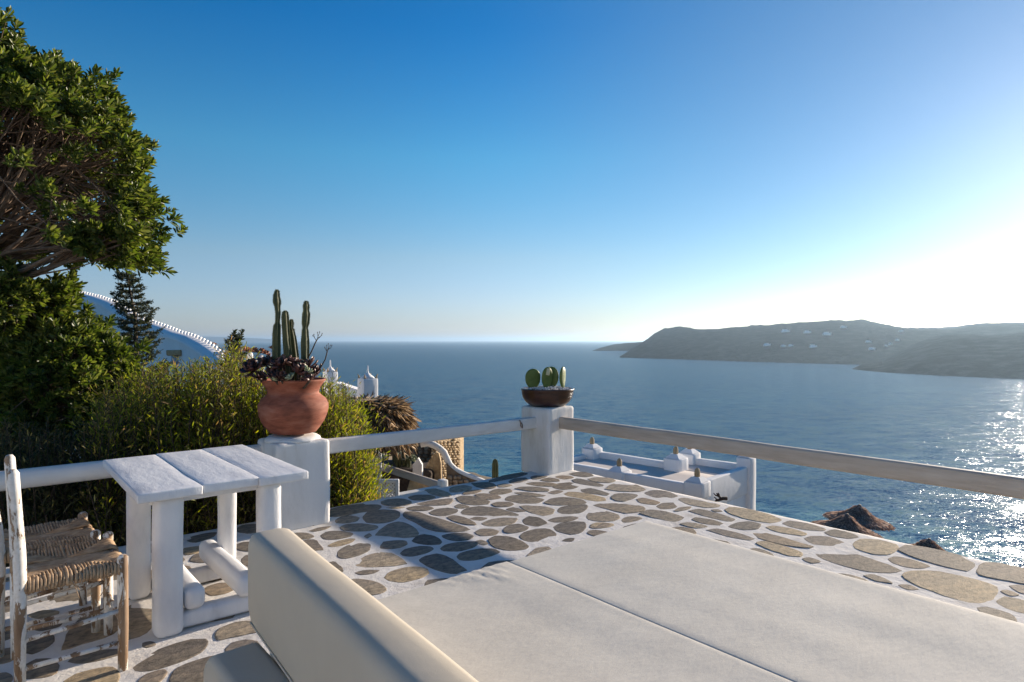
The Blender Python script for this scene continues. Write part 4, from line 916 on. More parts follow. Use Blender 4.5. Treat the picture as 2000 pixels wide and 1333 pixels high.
def crown_tree(name, label, cat, foot, hub, blobs, limbs, nparts, seed, inner=None, bare=None):
    """blobs: (centre, radii, number of tips, keep-function); limbs fan from hub to the twig ends"""
    random.seed(seed); g = np.random.default_rng(seed)
    t = thing(name, label, cat, foot); f0 = Vector(foot); V = []; Fc = []
    tube([p-f0 for p in branch_pts(foot, hub, (0.1, 0, 0), 6, 0.02)], [0.12, 0.11, 0.10, 0.09, 0.085, 0.08, 0.075], 10, True, V, Fc)
    mesh_obj('trunk', frompy('trunk', V, Fc), 'bark', t)
    BV = []; BF = []; tips = []; dirs = []
    for c, rad, n, keep, nsub in blobs:
        c = Vector(c); subs = []; got = []
        while len(got) < n:
            d = sph(random.uniform(0, 6.283), math.asin(random.uniform(-1, 1))); k = random.uniform(0.80, 1.0) if random.random() < 0.75 else random.uniform(0.55, 0.85)
            bump = 1+0.10*noise.noise(d*2.6+Vector((seed, 0, 0)))+0.05*noise.noise(d*6)
            p = c+Vector((d.x*rad[0], d.y*rad[1], d.z*rad[2]))*k*bump
            if keep(p, d, k): got.append((p+d*(random.uniform(.04, .16) if random.random() < .06 else 0), d))
        for i in range(nsub):    # main branches reach for a spot inside the crown
            p, d = got[i*len(got)//nsub]; q = c+(p-c)*random.uniform(0.5, 0.66); h = Vector(hub)+Vector([random.uniform(-.12, .12) for _ in range(3)])
            bp = branch_pts(h, q, (0, 0, -0.12*(q-h).length*random.uniform(0, 1)), 7, 0.03); subs.append((bp, q))
            tube([x-f0 for x in bp], [0.034, 0.030, 0.026, 0.023, 0.020, 0.017, 0.014, 0.011], 6, False, BV, BF)
        for p, d in got:
            bp, q = min(random.sample(subs, min(len(subs), 14)), key=lambda s: (s[1]-p).length); s0 = random.choice(bp[4:]) if random.random() < .7 else q
            mid = s0.lerp(p, 0.55)+Vector((random.uniform(-.05, .05), random.uniform(-.05, .05), random.uniform(-.06, .02)))
            tube([x-f0 for x in (s0, mid, p)], [0.0085, 0.006, 0.003], 4, False, BV, BF)
            out = (p-mid).normalized()*0.5+Vector((0, 0, 0.45))+d*0.6
            tips.append(p); dirs.append(out.normalized())
            for _ in range(2):
                q2 = p+Vector([random.uniform(-.09, .09) for _ in range(3)])-d*0.04; tips.append(q2); dirs.append((out+Vector([random.uniform(-.5, .5) for _ in range(3)])).normalized())
    mesh_obj('branches', frompy('branches', BV, BF), 'bark', t, kind='stuff')
    order = sorted(range(len(tips)), key=lambda i: (tips[i].y if (-0.05 < 500+F/2*tips[i].x/max(.5, tips[i].y)) and tips[i].z < 4.2 else 99))
    pick = set(order[:nparts]); rest = [i for i in range(len(tips)) if i not in pick]
    P, D, Ls = rosette_leaves([tips[i]-f0 for i in rest], [dirs[i] for i in rest], g)
    mesh_obj('foliage', leaf_mesh('foliage', P, D, Ls, LEAFW*(0.75+0.5*g.random(len(Ls))), 0.3, g, 0.08), 'tree_leaf', t, kind='stuff')
    for i in sorted(pick):
        o = bpy.data.objects.new('leaf_cluster', CM[i % len(CM)]); o.location = tips[i]-f0; o.rotation_euler = dirs[i].to_track_quat('Z', 'Y').to_euler(); link(o, t)
    return t
def px_of(p): return (1000+F*p.x/p.y, 665-F*(p.z-EYE)/p.y)
TY = 5.5
def keep_dome(p, d, k):
    x, y = px_of(p)
    if y > 520 or x < -260: return False
    if y > 330 + (max(0, x)-0)*0.62 and x < 210 and k > 0.8 and random.random() < .8: return False
    front = d.y < 0.25
    # the side towards the terrace is clipped back to bare branches
    if front and y > 185+max(0, x)*0.35 and x < 240 and random.random() < 0.93: return False
    if not front and random.random() < 0.45 and y > 200: return False
    return True
def keep_low(p, d, k):
    x, y = px_of(p); return x > -200
dome_c = at(-70, 405, TY)
hub = at(-150, 540, TY+0.1); foot = Vector((hub.x-0.3, hub.y+0.2, -2.6))
crown_tree('round_crown_tree', 'large round crowned evergreen at the left edge with bare inner branches', 'tree', foot, hub,
    [(dome_c, (1.64, 1.5, 1.58), 900, keep_dome, 95), (at(10, 590, TY+.1), (0.60, 0.7, 0.36), 150, keep_low, 16), (at(215, 470, TY), (0.34, .4, 0.13), 50, keep_low, 8)], 0, 240, 5)
hub2 = at(20, 900, 5.9)
crown_tree('round_shrub', 'dense rounded dark green bush below the big round crown', 'bush', Vector((hub2.x, hub2.y, -2.6)), hub2,
    [(at(128, 738, 5.9), (0.60, 0.6, 0.66), 330, lambda p, d, k: True, 26), (at(-20, 740, 5.9), (0.6, 0.6, 0.75), 90, lambda p, d, k: True, 12), (at(60, 860, 5.9), (0.75, 0.5, 0.45), 60, lambda p, d, k: True, 10)], 0, 220, 9)
# ---- tall willow-leaved shrubs behind the rail
def top_profile(px): return float(np.interp(px, [150, 200, 235, 280, 320, 360, 395, 425, 445, 460, 480, 520, 560, 600, 640, 680, 700, 720, 750], [830, 765, 735, 722, 705, 718, 706, 716, 672, 668, 700, 715, 728, 740, 738, 762, 785, 812, 860]))
def shrub(label, x0, x1, n, seed, dark=0.0, mat=None, ylo=5.35, depth=1.7, cap=None, lpm=72):
    random.seed(seed); g = np.random.default_rng(seed); stems = []
    cxp = (x0+x1)/2; r = (cxp-1000)/F; Yb = ylo/(UX*r+UY)
    t = thing('willow_leaved_shrub', label, 'shrub', Vector((r*(Yb+.6), Yb+.6, -2.4)), 0, 'tall yellow green shrubs behind the rail'); f0 = t.location.copy()
    V = []; Fc = []; P = []; D = []; Ls = []; T = []
    for i in range(n):
        px = random.uniform(x0-12, x1+12); rr = (px-1000)/F; Y0 = (ylo+0.08)/(UX*rr+UY); Y = Y0+depth*random.random()**1.3
        yt = top_profile(px)+abs(random.gauss(0, 1))*32*(1 if random.random() < .8 else 3)-8+26*noise.noise(Vector((px*.03, Y*2, seed)))
        if cap: yt = max(yt, cap+random.uniform(0, 60))
        z1 = EYE-(yt-665)/F*Y; b = Vector((rr*Y+random.uniform(-.25, .25), Y+random.uniform(-.1, .25), -1.9)); top = Vector((rr*Y+random.uniform(-.04, .04), Y, z1))
        bp = branch_pts(b, top, (random.uniform(-.12, .12), random.uniform(-.1, .1), 0), 7, 0.012)
        tube([p-f0 for p in bp], [0.010, 0.009, 0.008, 0.007, 0.006, 0.005, 0.004, 0.002], 4, False, V, Fc)
        ln = (top-b).length; nl = int(ln*lpm)
        for k in range(nl):
            f = 0.12+0.88*(k+random.random())/nl; j = min(6, int(f*7)); p = bp[j].lerp(bp[j+1], f*7-j) if f < 1 else top
            ax = (bp[j+1]-bp[j]).normalized(); an = k*2.4+random.random(); a = ax.orthogonal().normalized(); c = ax.cross(a); sp = random.uniform(0.35, 1.15)
            side = random.random() < 0.45
            off = (a*math.cos(an)+c*math.sin(an))*(random.uniform(0.02, .19) if side else 0)
            P.append(p-f0+off); D.append(ax*math.cos(sp)+(a*math.cos(an)+c*math.sin(an))*math.sin(sp)); Ls.append(random.uniform(0.035, 0.085)*(1.0 if f < .93 else .7))
    mesh_obj('stems', frompy('stems', V, Fc), 'dark_bark', t, kind='stuff')
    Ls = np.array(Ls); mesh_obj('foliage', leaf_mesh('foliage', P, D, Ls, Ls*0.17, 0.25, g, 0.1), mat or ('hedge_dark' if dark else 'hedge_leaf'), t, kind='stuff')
    return t
shrub('yellow green shrub at the left, beside the rounded dark bush', 195, 290, 95, 21)
shrub('yellow green shrub standing straight behind the middle of the table', 290, 385, 100, 22)
shrub('yellow green shrub with the highest spiky tip, left of the pot', 385, 480, 115, 23)
shrub('yellow green shrub directly behind the terracotta pot', 480, 590, 110, 24)
shrub('yellow green shrub between the pot pillar and the thatched shelter', 590, 700, 130, 25)
shrub('low leafy shrub under the pale rail beside the lattice panel', 655, 716, 80, 26, cap=850, depth=0.8)
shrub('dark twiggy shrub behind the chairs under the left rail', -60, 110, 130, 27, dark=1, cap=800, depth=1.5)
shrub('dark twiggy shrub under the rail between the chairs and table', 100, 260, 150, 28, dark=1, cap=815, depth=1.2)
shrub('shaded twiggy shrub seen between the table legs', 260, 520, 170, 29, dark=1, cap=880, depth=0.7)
shrub('thin brown twiggy shrub mixed in behind the table back edge', 210, 420, 75, 33, mat='hedge_brown')
shrub('thin brown twiggy shrub mixed in around the pot', 430, 680, 75, 34, mat='hedge_brown')
# ---- conifer
def conifer():
    random.seed(31); g = np.random.default_rng(31); Y = 13.0; base = at(262, 800, Y); base.z = ground_z(base.x, base.y)-0.3; top = at(240, 498, Y); H = top.z-base.z
    t = thing('conifer', 'slender dark conifer rising in front of the white gable', 'tree', base); V = []; Fc = []
    tr = [Vector((0, 0, 0)), Vector((0.0, 0, H*.4)), Vector((0.06, 0, H*0.62)), Vector((0.02, 0, H*0.8)), Vector((top.x-base.x, 0, H))]
    tube(tr, [0.10, 0.08, 0.055, 0.03, 0.006], 8, True, V, Fc); mesh_obj('trunk', frompy('trunk', V, Fc), 'dark_bark', t)
    BV = []; BF = []; P = []; D = []; Ls = []
    def axis(z):
        for a, b in zip(tr, tr[1:]):
            if a.z <= z <= b.z: return a.lerp(b, (z-a.z)/(b.z-a.z))
        return tr[-1].copy()
    z = H*0.30
    while z < H*0.99:
        f = (z-H*.3)/(H*.7); r = (0.74*(1-f)**0.8+0.06)*random.uniform(.8, 1.15); nb = random.randint(5, 7); ph = random.uniform(0, 6)
        for k in range(nb):
            an = ph+k*6.283/nb+random.uniform(-.25, .25); rr = r*random.uniform(.65, 1.2); c = axis(z+random.uniform(-.05, .05)); d = Vector((math.cos(an), math.sin(an), 0))
            e = c+d*rr+Vector((0, 0, rr*random.uniform(0.15, .5))); m = c+d*rr*.5+Vector((0, 0, -.02)); tube([c, m, e], [0.012, 0.008, 0.003], 4, False, BV, BF)
            for q in range(int(26*rr/0.5)+8):
                s = random.uniform(0.25, 1.0); p = (c.lerp(m, s*2) if s < .5 else m.lerp(e, s*2-1)); sd = Vector((-d.y, d.x, 0))*random.choice((-1, 1))
                tw = (d*0.7+sd*random.uniform(.2, .9)+Vector((0, 0, random.uniform(-.1, .5)))).normalized(); tl2 = random.uniform(.07, .17)*(1.15-s*.5)
                for w in range(7):
                    P.append(p+tw*tl2*w/7); dd = tw+Vector([random.uniform(-.8, .8) for _ in range(3)]); D.append(dd); Ls.append(random.uniform(.035, .065))
        z += H*0.7*random.uniform(0.024, 0.036)
    mesh_obj('branches', frompy('branches', BV, BF), 'dark_bark', t, kind='stuff'); Ls = np.array(Ls)
    mesh_obj('needles', leaf_mesh('needles', P, D, Ls, Ls*.34, .2, g), 'needle', t, kind='stuff')
conifer()
# ============================================================ BUILDINGS AND THINGS BEYOND
def extrude_profile(name, pts, Y, thick, yslope=0.0):
    """outline traced in photo pixels, standing at distance Y, given real thickness"""
    fr = [at(x, y, Y+yslope*(x-pts[0][0])) for x, y in pts]; n = len(fr); bk = [p+Vector((0, thick, 0)) for p in fr]
    V = fr+bk; Fc = [tuple(range(n)), tuple(range(2*n-1, n-1, -1))]+[(i, i+n, (i+1) % n+n, (i+1) % n) for i in range(n)]
    me = frompy(name, V, Fc); bm = bmesh.new(); bm.from_mesh(me); bmesh.ops.recalc_face_normals(bm, faces=bm.faces[:]); bm.to_mesh(me); bm.free(); return me
def gable_house():
    Y = 20.0
    crest = [(60, 556), (100, 558), (132, 564), (170, 573), (200, 584), (225, 600), (250, 616), (275, 625), (300, 634), (325, 645), (350, 652), (378, 667), (400, 683), (418, 700), (433, 716)]
    t = thing('white_gable_house', 'white house with a swooping gable crested by small teeth behind the conifer', 'house', at(280, 800, Y)); f0 = t.location.copy()
    YY = lambda x: 24-8*(x-100)/333.0; BK = Vector((0.61, 0.79, 0))*0.62
    xs = np.linspace(60, 433, 60); cy_ = [float(np.interp(x, [c[0] for c in crest], [c[1] for c in crest])) for x in xs]
    fr = [at(x-4, y+11, YY(x))-f0 for x, y in zip(xs, cy_)]; n = len(fr); lo = [Vector((p.x, p.y, -4)) for p in fr]
    V = fr+lo+[p+BK for p in fr]+[p+BK for p in lo]; Fc = []
    for i in range(n-1): Fc += [(i, i+1, n+i+1, n+i), (2*n+i, 3*n+i, 3*n+i+1, 2*n+i+1)]
    Fc += [(n-1, 3*n-1, 4*n-1, 2*n-1), (0, n, 3*n, 2*n)]
    mesh_obj('wall', frompy('wall', V, Fc), 'plaster_far', t, smooth=False)
    U = Vector((0, 0, .05)); o_ = Vector((-.61, -.79, 0))*.03; V = []; Fc = []      # coping slab on the sloping top
    for p in fr: V += [p+o_-U, p+o_+U, p+BK*.5+U*2.2, p+BK+U, p+BK-U]
    for i in range(n-1):
        for k in range(4): Fc.append((i*5+k, i*5+k+1, i*5+k+6, i*5+k+5))
    Fc += [(0, 1, 2, 3, 4), tuple((n-1)*5+k for k in (4, 3, 2, 1, 0))]
    mesh_obj('coping', frompy('coping', V, Fc), 'plaster_far', t)
    tooth = rbox('tooth', (0.085, 0.11, 0.09), 0.02, 2); tooth.materials.append(MATS['plaster_far']); d = 0
    for i in range(n-1):
        a_, b_ = fr[i]+BK*.8, fr[i+1]+BK*.8; sgm = (b_-a_).length
        while d < sgm:
            p = a_.lerp(b_, d/sgm); o = bpy.data.objects.new('tooth', tooth); o.location = p+Vector((0, 0, 0.11)); link(o, t); d += 0.22
        d -= sgm
    for (x0, y0, x1, y1, wy) in ((334, 684, 362, 695, 712), (183, 615, 207, 628, 650)):
        Y = YY((x0+x1)/2)-.05; a, b = at(x0, y0, Y), at(x1, y1, Y); c = (a+b)/2-f0
        wa, wb = at(x0+2, y1, Y), at(x1-3, wy, Y); w = mesh_obj('window', rbox('window', (wb.x-wa.x, 0.10, wa.z-wb.z), 0.01, 1, ((wa+wb)/2-f0)+Vector((0, -0.01, -.0))), 'window_dark', t)
        mesh_obj('lintel', rbox('lintel', (b.x-a.x, 0.34, a.z-b.z), 0.03, 2, c+Vector((0, -0.1, 0)), None, 0.1, 0.015, 5), 'ochre_stone', t)
gable_house()
# right roof terrace with pinnacles
def roof_terrace():
    t = thing('white_roof_terrace', 'white flat roofed house below the floor edge with a parapet and capped posts', 'house', L(14.3, 10.5, -2.3), ROT)
    Z0 = -2.3
    def bx(name, a0, a1, b0, b1, z0, z1, mat='plaster_far', bev=0.03, **k):
        return mesh_obj(name, rbox(name, (a1-a0, b1-b0, z1-z0), bev, 2, ((a0+a1)/2-14.3, (b0+b1)/2-10.5, (z0+z1)/2-Z0), None, 0.5, 0.012, 1.5), mat, t, **k)
    bx('wall', 12.85, 14.75, 8.62, 13.2, -8.0, -2.36); bx('wall', 14.752, 15.85, 8.64, 10.5, -8.0, -2.365)
    bx('roof_slab', 12.9, 14.7, 8.7, 13.1, -2.36, -2.13, 'roof_screed', 0.01); bx('roof_slab', 14.703, 15.8, 8.7, 10.45, -2.36, -2.132, 'roof_screed', 0.01)
    bx('parapet', 12.83, 13.05, 8.62, 13.2, -2.36, -2.03); bx('parapet', 14.55, 14.77, 10.4, 13.2, -2.35, -1.96)
    bx('parapet', 15.65, 15.87, 8.62, 10.4, -2.35, -1.96); bx('parapet', 13.06, 15.64, 8.60, 8.80, -2.7, -1.98)
    bx('parapet', 13.06, 14.54, 13.0, 13.22, -2.34, -2.02)
    for a, b, w, z1, fin in ((14.45, 12.95, .46, -1.82, 1), (12.95, 10.95, .48, -2.0, 1), (14.62, 10.22, .50, -1.80, 1), (15.75, 10.4, .48, -1.83, 1), (12.95, 8.72, .48, -1.94, 1), (15.75, 8.72, .40, -1.74, 1)):
        zb = -8.0 if (a > 15 and b < 9) else Z0-0.02
        p = mesh_obj('post', rbox('post', (w, w, z1-zb), 0.03, 2, (a-14.3, b-10.5, (z1+zb)/2-Z0), None, 0.15, 0.012, 2), 'plaster_far', t)
        h = 0.10; q = w/2-.035; m = Vector((a-14.3, b-10.5, z1-Z0+.009)); V = [m+Vector(v) for v in ((-q, -q, 0), (q, -q, 0), (q, q, 0), (-q, q, 0), (-.1, -.1, h), (.1, -.1, h), (.1, .1, h), (-.1, .1, h))]
        mesh_obj('cap', frompy('cap', V, [(0, 1, 5, 4), (1, 2, 6, 5), (2, 3, 7, 6), (3, 0, 4, 7), (4, 5, 6, 7), (3, 2, 1, 0)]), 'plaster_far', p, smooth=False)
        mesh_obj('finial', lathe('finial', [(0.065, 0), (0.07, 0.06), (0.068, 0.13), (0.05, 0.185), (0.02, 0.215), (0.0, 0.22)], 14, 0.1, (m.x, m.y, m.z+h-.01)), 'ochre_stone', p)
roof_terrace()
rt = [o for o in bpy.data.objects if o.name == 'white_roof_terrace'][0]; rt.rotation_euler = (0, 0, ROT+R(6))
of = Matrix.Rotation(ROT+R(6), 3, 'Z') @ Vector((-1.35, -1.78, 0)); rt.location = L(12.95, 8.72, -2.3)-of+Vector((.22, 0, 0))
def driftwood():
    Y = 14.2; b = at(1418, 974, Y); V = []; Fc = []; 
    for path, r in (([(1420, 974), (1412, 974), (1404, 977), (1398, 978)], .045), ([(1410, 975), (1404, 970), (1400, 964)], .03), ([(1404, 970), (1398, 968), (1394, 964)], .02), ([(1404, 977), (1399, 975), (1395, 971)], .02), ([(1404, 972), (1405, 967), (1403, 963)], .02), ([(1400, 977), (1396, 980), (1400, 982)], .02)):
        tube([at(x, y, Y)-b for x, y in path], [r*(1-.6*i/len(path)) for i in range(len(path))], 6, True, V, Fc)
    o = mesh_obj('driftwood', frompy('driftwood', V, Fc), 'driftwood', label='small dark gnarled driftwood fixed on the white house wall', cat='driftwood'); o.location = b
driftwood()
# turrets beyond the shrubs
def turret(px, y0, y1, w, Y, label, name='chimney_turret'):
    a = at(px, y1, Y); wd = w/F*Y/1.40; h = (y1-y0)/F*Y; t = thing(name, label, 'chimney', (a.x, a.y, a.z-1.5), ROT, 'white chimney turrets with spiked caps')
    H0 = 1.5+h
    mesh_obj('shaft', rbox('shaft', (wd, wd, H0), .03, 2, (0, 0, H0/2), None, .2, .012, 2), 'plaster_far', t)
    mesh_obj('cap', lathe('cap', [(wd*.46, H0-.005), (wd*.36, H0+.05), (wd*.2, H0+.10), (wd*.08, H0+.15), (.022, H0+.20), (.016, H0+.34), (0, H0+.36)], 16), 'plaster_far', t)
    for sx in (-1, 1):
        for sy in (-1, 1):
            c = Vector((sx*(wd/2-.04), sy*(wd/2-.04), H0-.02)); V, Fc = tube([c, c+Vector((0, 0, .07)), c+Vector((sx*.03, sy*.03, .14))], [.035, .025, .008], 6); mesh_obj('horn', frompy('horn', V, Fc), 'ochre_stone', t)
turret(645, 726, 760, 31, 19, 'white chimney turret partly hidden behind the shrub right of the pot')
turret(718, 739, 775, 42, 17.5, 'white chimney turret standing clear against the sea above the thatch')
tp = mesh_obj('parapet_wall', extrude_profile('parapet_wall', [(655, 748), (662, 750), (680, 756), (700, 762), (700, 830), (655, 830)], 18.3, .5), 'plaster_far', smooth=False, label='low white parapet sloping between the two chimney turrets', cat='wall')
# small white roofs with potted aloes at the left
def planter_post(px, y0, y1, w, Y, label, leafm, seed, spread=14, lift=10):
    a = at(px, y1, Y); wd = w/F*Y; h = (y1-y0)/F*Y+1.5; random.seed(seed)
    p = mesh_obj('white_post', rbox('white_post', (wd, wd, h), .08, 3, (0, 0, h/2), None, .3, .03, 2, taper=.85), 'plaster_far', label=label, cat='post', group='white rooftop posts left of the cacti'); p.location = (a.x, a.y, a.z-1.5); p.rotation_euler = (0, 0, ROT)
    t = thing('potted_aloe', 'reddish aloe growing on the '+label, 'plant', (a.x, a.y, a.z-1.5+h), 0, 'reddish aloes on rooftop posts')
    for k in range(5): rosette('rosette', (random.uniform(-.6, .6)*spread/F*Y, random.uniform(-.2, .2), random.uniform(0, .5)*lift/F*Y), spread*.62/F*Y, 14, (random.uniform(-.5, .5), random.uniform(-.5, .5)), leafm, t)
planter_post(414, 676, 700, 18, 19, 'small white post beside the end of the toothed gable', 'succulent_red', 1, 11, 8)
planter_post(506, 693, 730, 20, 16, 'white post behind the spiky shrub tip', 'succulent_red', 2, 16, 14)
planter_post(533, 683, 730, 15, 17, 'white post just left of the tallest cactus', 'succulent_red', 3, 12, 10)
planter_post(488, 688, 740, 13, 17.5, 'narrow white post left of the other two', 'succulent_red', 4, 16, 14)
for i, (px, py, w, h, Y, lb) in enumerate(((436, 693, 11, 14, 22, 'small blue shutter beyond the end of the white gable'), (537, 700, 10, 18, 21, 'small blue shutter glimpsed left of the cacti'))):
    o = mesh_obj('blue_shutter', rbox('blue_shutter', (w/F*Y, .08, h/F*Y), .01, 1), 'blue_wood', label=lb, cat='shutter', group='blue shutters'); o.location = at(px, py, Y)
def small_pine():
    random.seed(44); g = np.random.default_rng(44); Y = 12.0; b = at(462, 760, Y); t = thing('young_tree', 'small dark blue green treetop above the shrubs near the gable end', 'tree', (b.x, b.y, -2.2)); f0 = t.location.copy(); V = []; Fc = []; P = []; D = []; Ls = []
    tube([Vector((0, 0, 0)), at(460, 700, Y)-f0, at(458, 650, Y)-f0], [.05, .03, .006], 6, True, V, Fc); mesh_obj('trunk', frompy('trunk', V, Fc), 'dark_bark', t)
    BV = []; BF = []
    for (x, y) in ((458, 648), (474, 650), (444, 668), (470, 662), (452, 660), (438, 690), (480, 690), (448, 680), (466, 676), (432, 712), (444, 705), (428, 730), (446, 728), (468, 690), (455, 675)):
        e = at(x, y, Y+random.uniform(-.2, .2))-f0; s = at(459, y+22, Y)-f0; tube([s, s.lerp(e, .6)-Vector((0, 0, .03)), e], [.012, .008, .003], 4, False, BV, BF)
        for q in range(70):
            f = random.uniform(.2, 1.0); p = s.lerp(e, f); P.append(p); D.append((e-s).normalized()+Vector([random.uniform(-1, 1) for _ in range(3)])); Ls.append(random.uniform(.05, .11))
    mesh_obj('branches', frompy('branches', BV, BF), 'dark_bark', t, kind='stuff'); Ls = np.array(Ls); mesh_obj('foliage', leaf_mesh('foliage', P, D, Ls, Ls*.3, .2, g), 'needle', t, kind='stuff')
small_pine()
# thatched shelter
def thatch():
    random.seed(51); g = np.random.default_rng(51); Y = 9.5; c = at(705, 782, Y+.3); t = thing('thatched_shelter', 'shaggy dry palm thatch shelter between the shrubs and the sea', 'shelter', (c.x, c.y, -3.4)); f0 = t.location.copy()
    mesh_obj('pole', frompy('pole', *tube([(0, 0, 0), c-f0], .05, 8)), 'wood_brown', t)
    mesh_obj('underlay', lathe('underlay', [(0.70, -.62), (.74, -.42), (.68, -.2), (.5, -.06), (.25, 0), (0, .02)], 28, .08, tuple(c-f0)), 'thatch', t)
    P = []; D = []; Ls = []
    for k in range(9000):
        an = random.uniform(0, 6.283); f = random.random(); rr = .1+.62*f**.6; z = -.02-.14*(rr/.74)**3-(random.random()*.50 if rr > .56 else 0); o = Vector((math.cos(an), math.sin(an), 0))
        drop = .12+1.0*max(0, (rr-.45)/.3)+max(0, -z-.1)*1.2; cl = noise.noise(Vector((an*5, z*5, 2)))*.9
        P.append(c-f0+o*rr*(1+.07*cl)+Vector((0, 0, z))); D.append(o*.85+Vector((random.uniform(-.35, .35), random.uniform(-.35, .35), -drop*.55+.2*cl+random.uniform(-.25, .3)))); Ls.append(random.uniform(.12, .34))
    Ls = np.array(Ls); mesh_obj('palm_thatch', leaf_mesh('palm_thatch', P, D, Ls, .011, .2, g, .25), 'straw', t, kind='stuff')
thatch()
# beach umbrellas of reed down the slope
def reed_umbrella(px, py, wpx, Y, label, lean, seed):
    random.seed(seed); g = np.random.default_rng(seed); pk = at(px, py, Y); r = wpx/2/F*Y; gz = ground_z(pk.x, pk.y)-.3
    t = thing('reed_umbrella', label, 'beach umbrella', (pk.x, pk.y, gz), 0, 'reed beach umbrellas by the shore'); f0 = t.location.copy(); c = pk-f0
    M = Matrix.Rotation(lean[0], 3, 'X')@Matrix.Rotation(lean[1], 3, 'Y')
    mesh_obj('pole', frompy('pole', *tube([(0, 0, 0), c], .07, 8)), 'wood_brown', t)
    me = lathe('canopy', [(0, 0), (.05*r, -.02*r), (.12*r, -.12*r), (.3*r, -.27*r), (.6*r, -.40*r), (.85*r, -.47*r), (r*.97, -.53*r), (r*.95, -.56*r), (r*.5, -.42*r), (.1*r, -.2*r)], 36, .0)
    for v in me.vertices: v.co = c+M@v.co
    mesh_obj('canopy', me, 'thatch_grey', t)
    P = []; D = []; Ls = []
    for k in range(4500):
        an = random.uniform(0, 6.283); f = .04+.93*random.random()**.65; o = Vector((math.cos(an), math.sin(an), 0)); z = -np.interp(f, [0, .12, .3, .6, .85, 1], [0, .12, .27, .40, .47, .54])*r+.01
        P.append(c+M@(o*f*r*.95+Vector((0, 0, z)))); D.append(M@(o+Vector((random.uniform(-.2, .2), random.uniform(-.2, .2), -.40+random.uniform(-.05, .16))))); Ls.append(random.uniform(.10, .20)*r)
    Ls = np.array(Ls); mesh_obj('reeds', leaf_mesh('reeds', P, D, Ls, .045, .15, g), 'reed_leaf', t, kind='stuff')
reed_umbrella(1679, 986, 117, 37, 'reed beach umbrella farther back, tip showing against open water', (0, R(5)), 1)
reed_umbrella(1655, 1004, 124, 34, 'reed beach umbrella in front, overlapping another just above the stones', (0, R(6)), 2)
reed_umbrella(1815, 1052, 120, 38, 'reed beach umbrella mostly hidden, only its tip above the stone edge', (0, R(4)), 3)
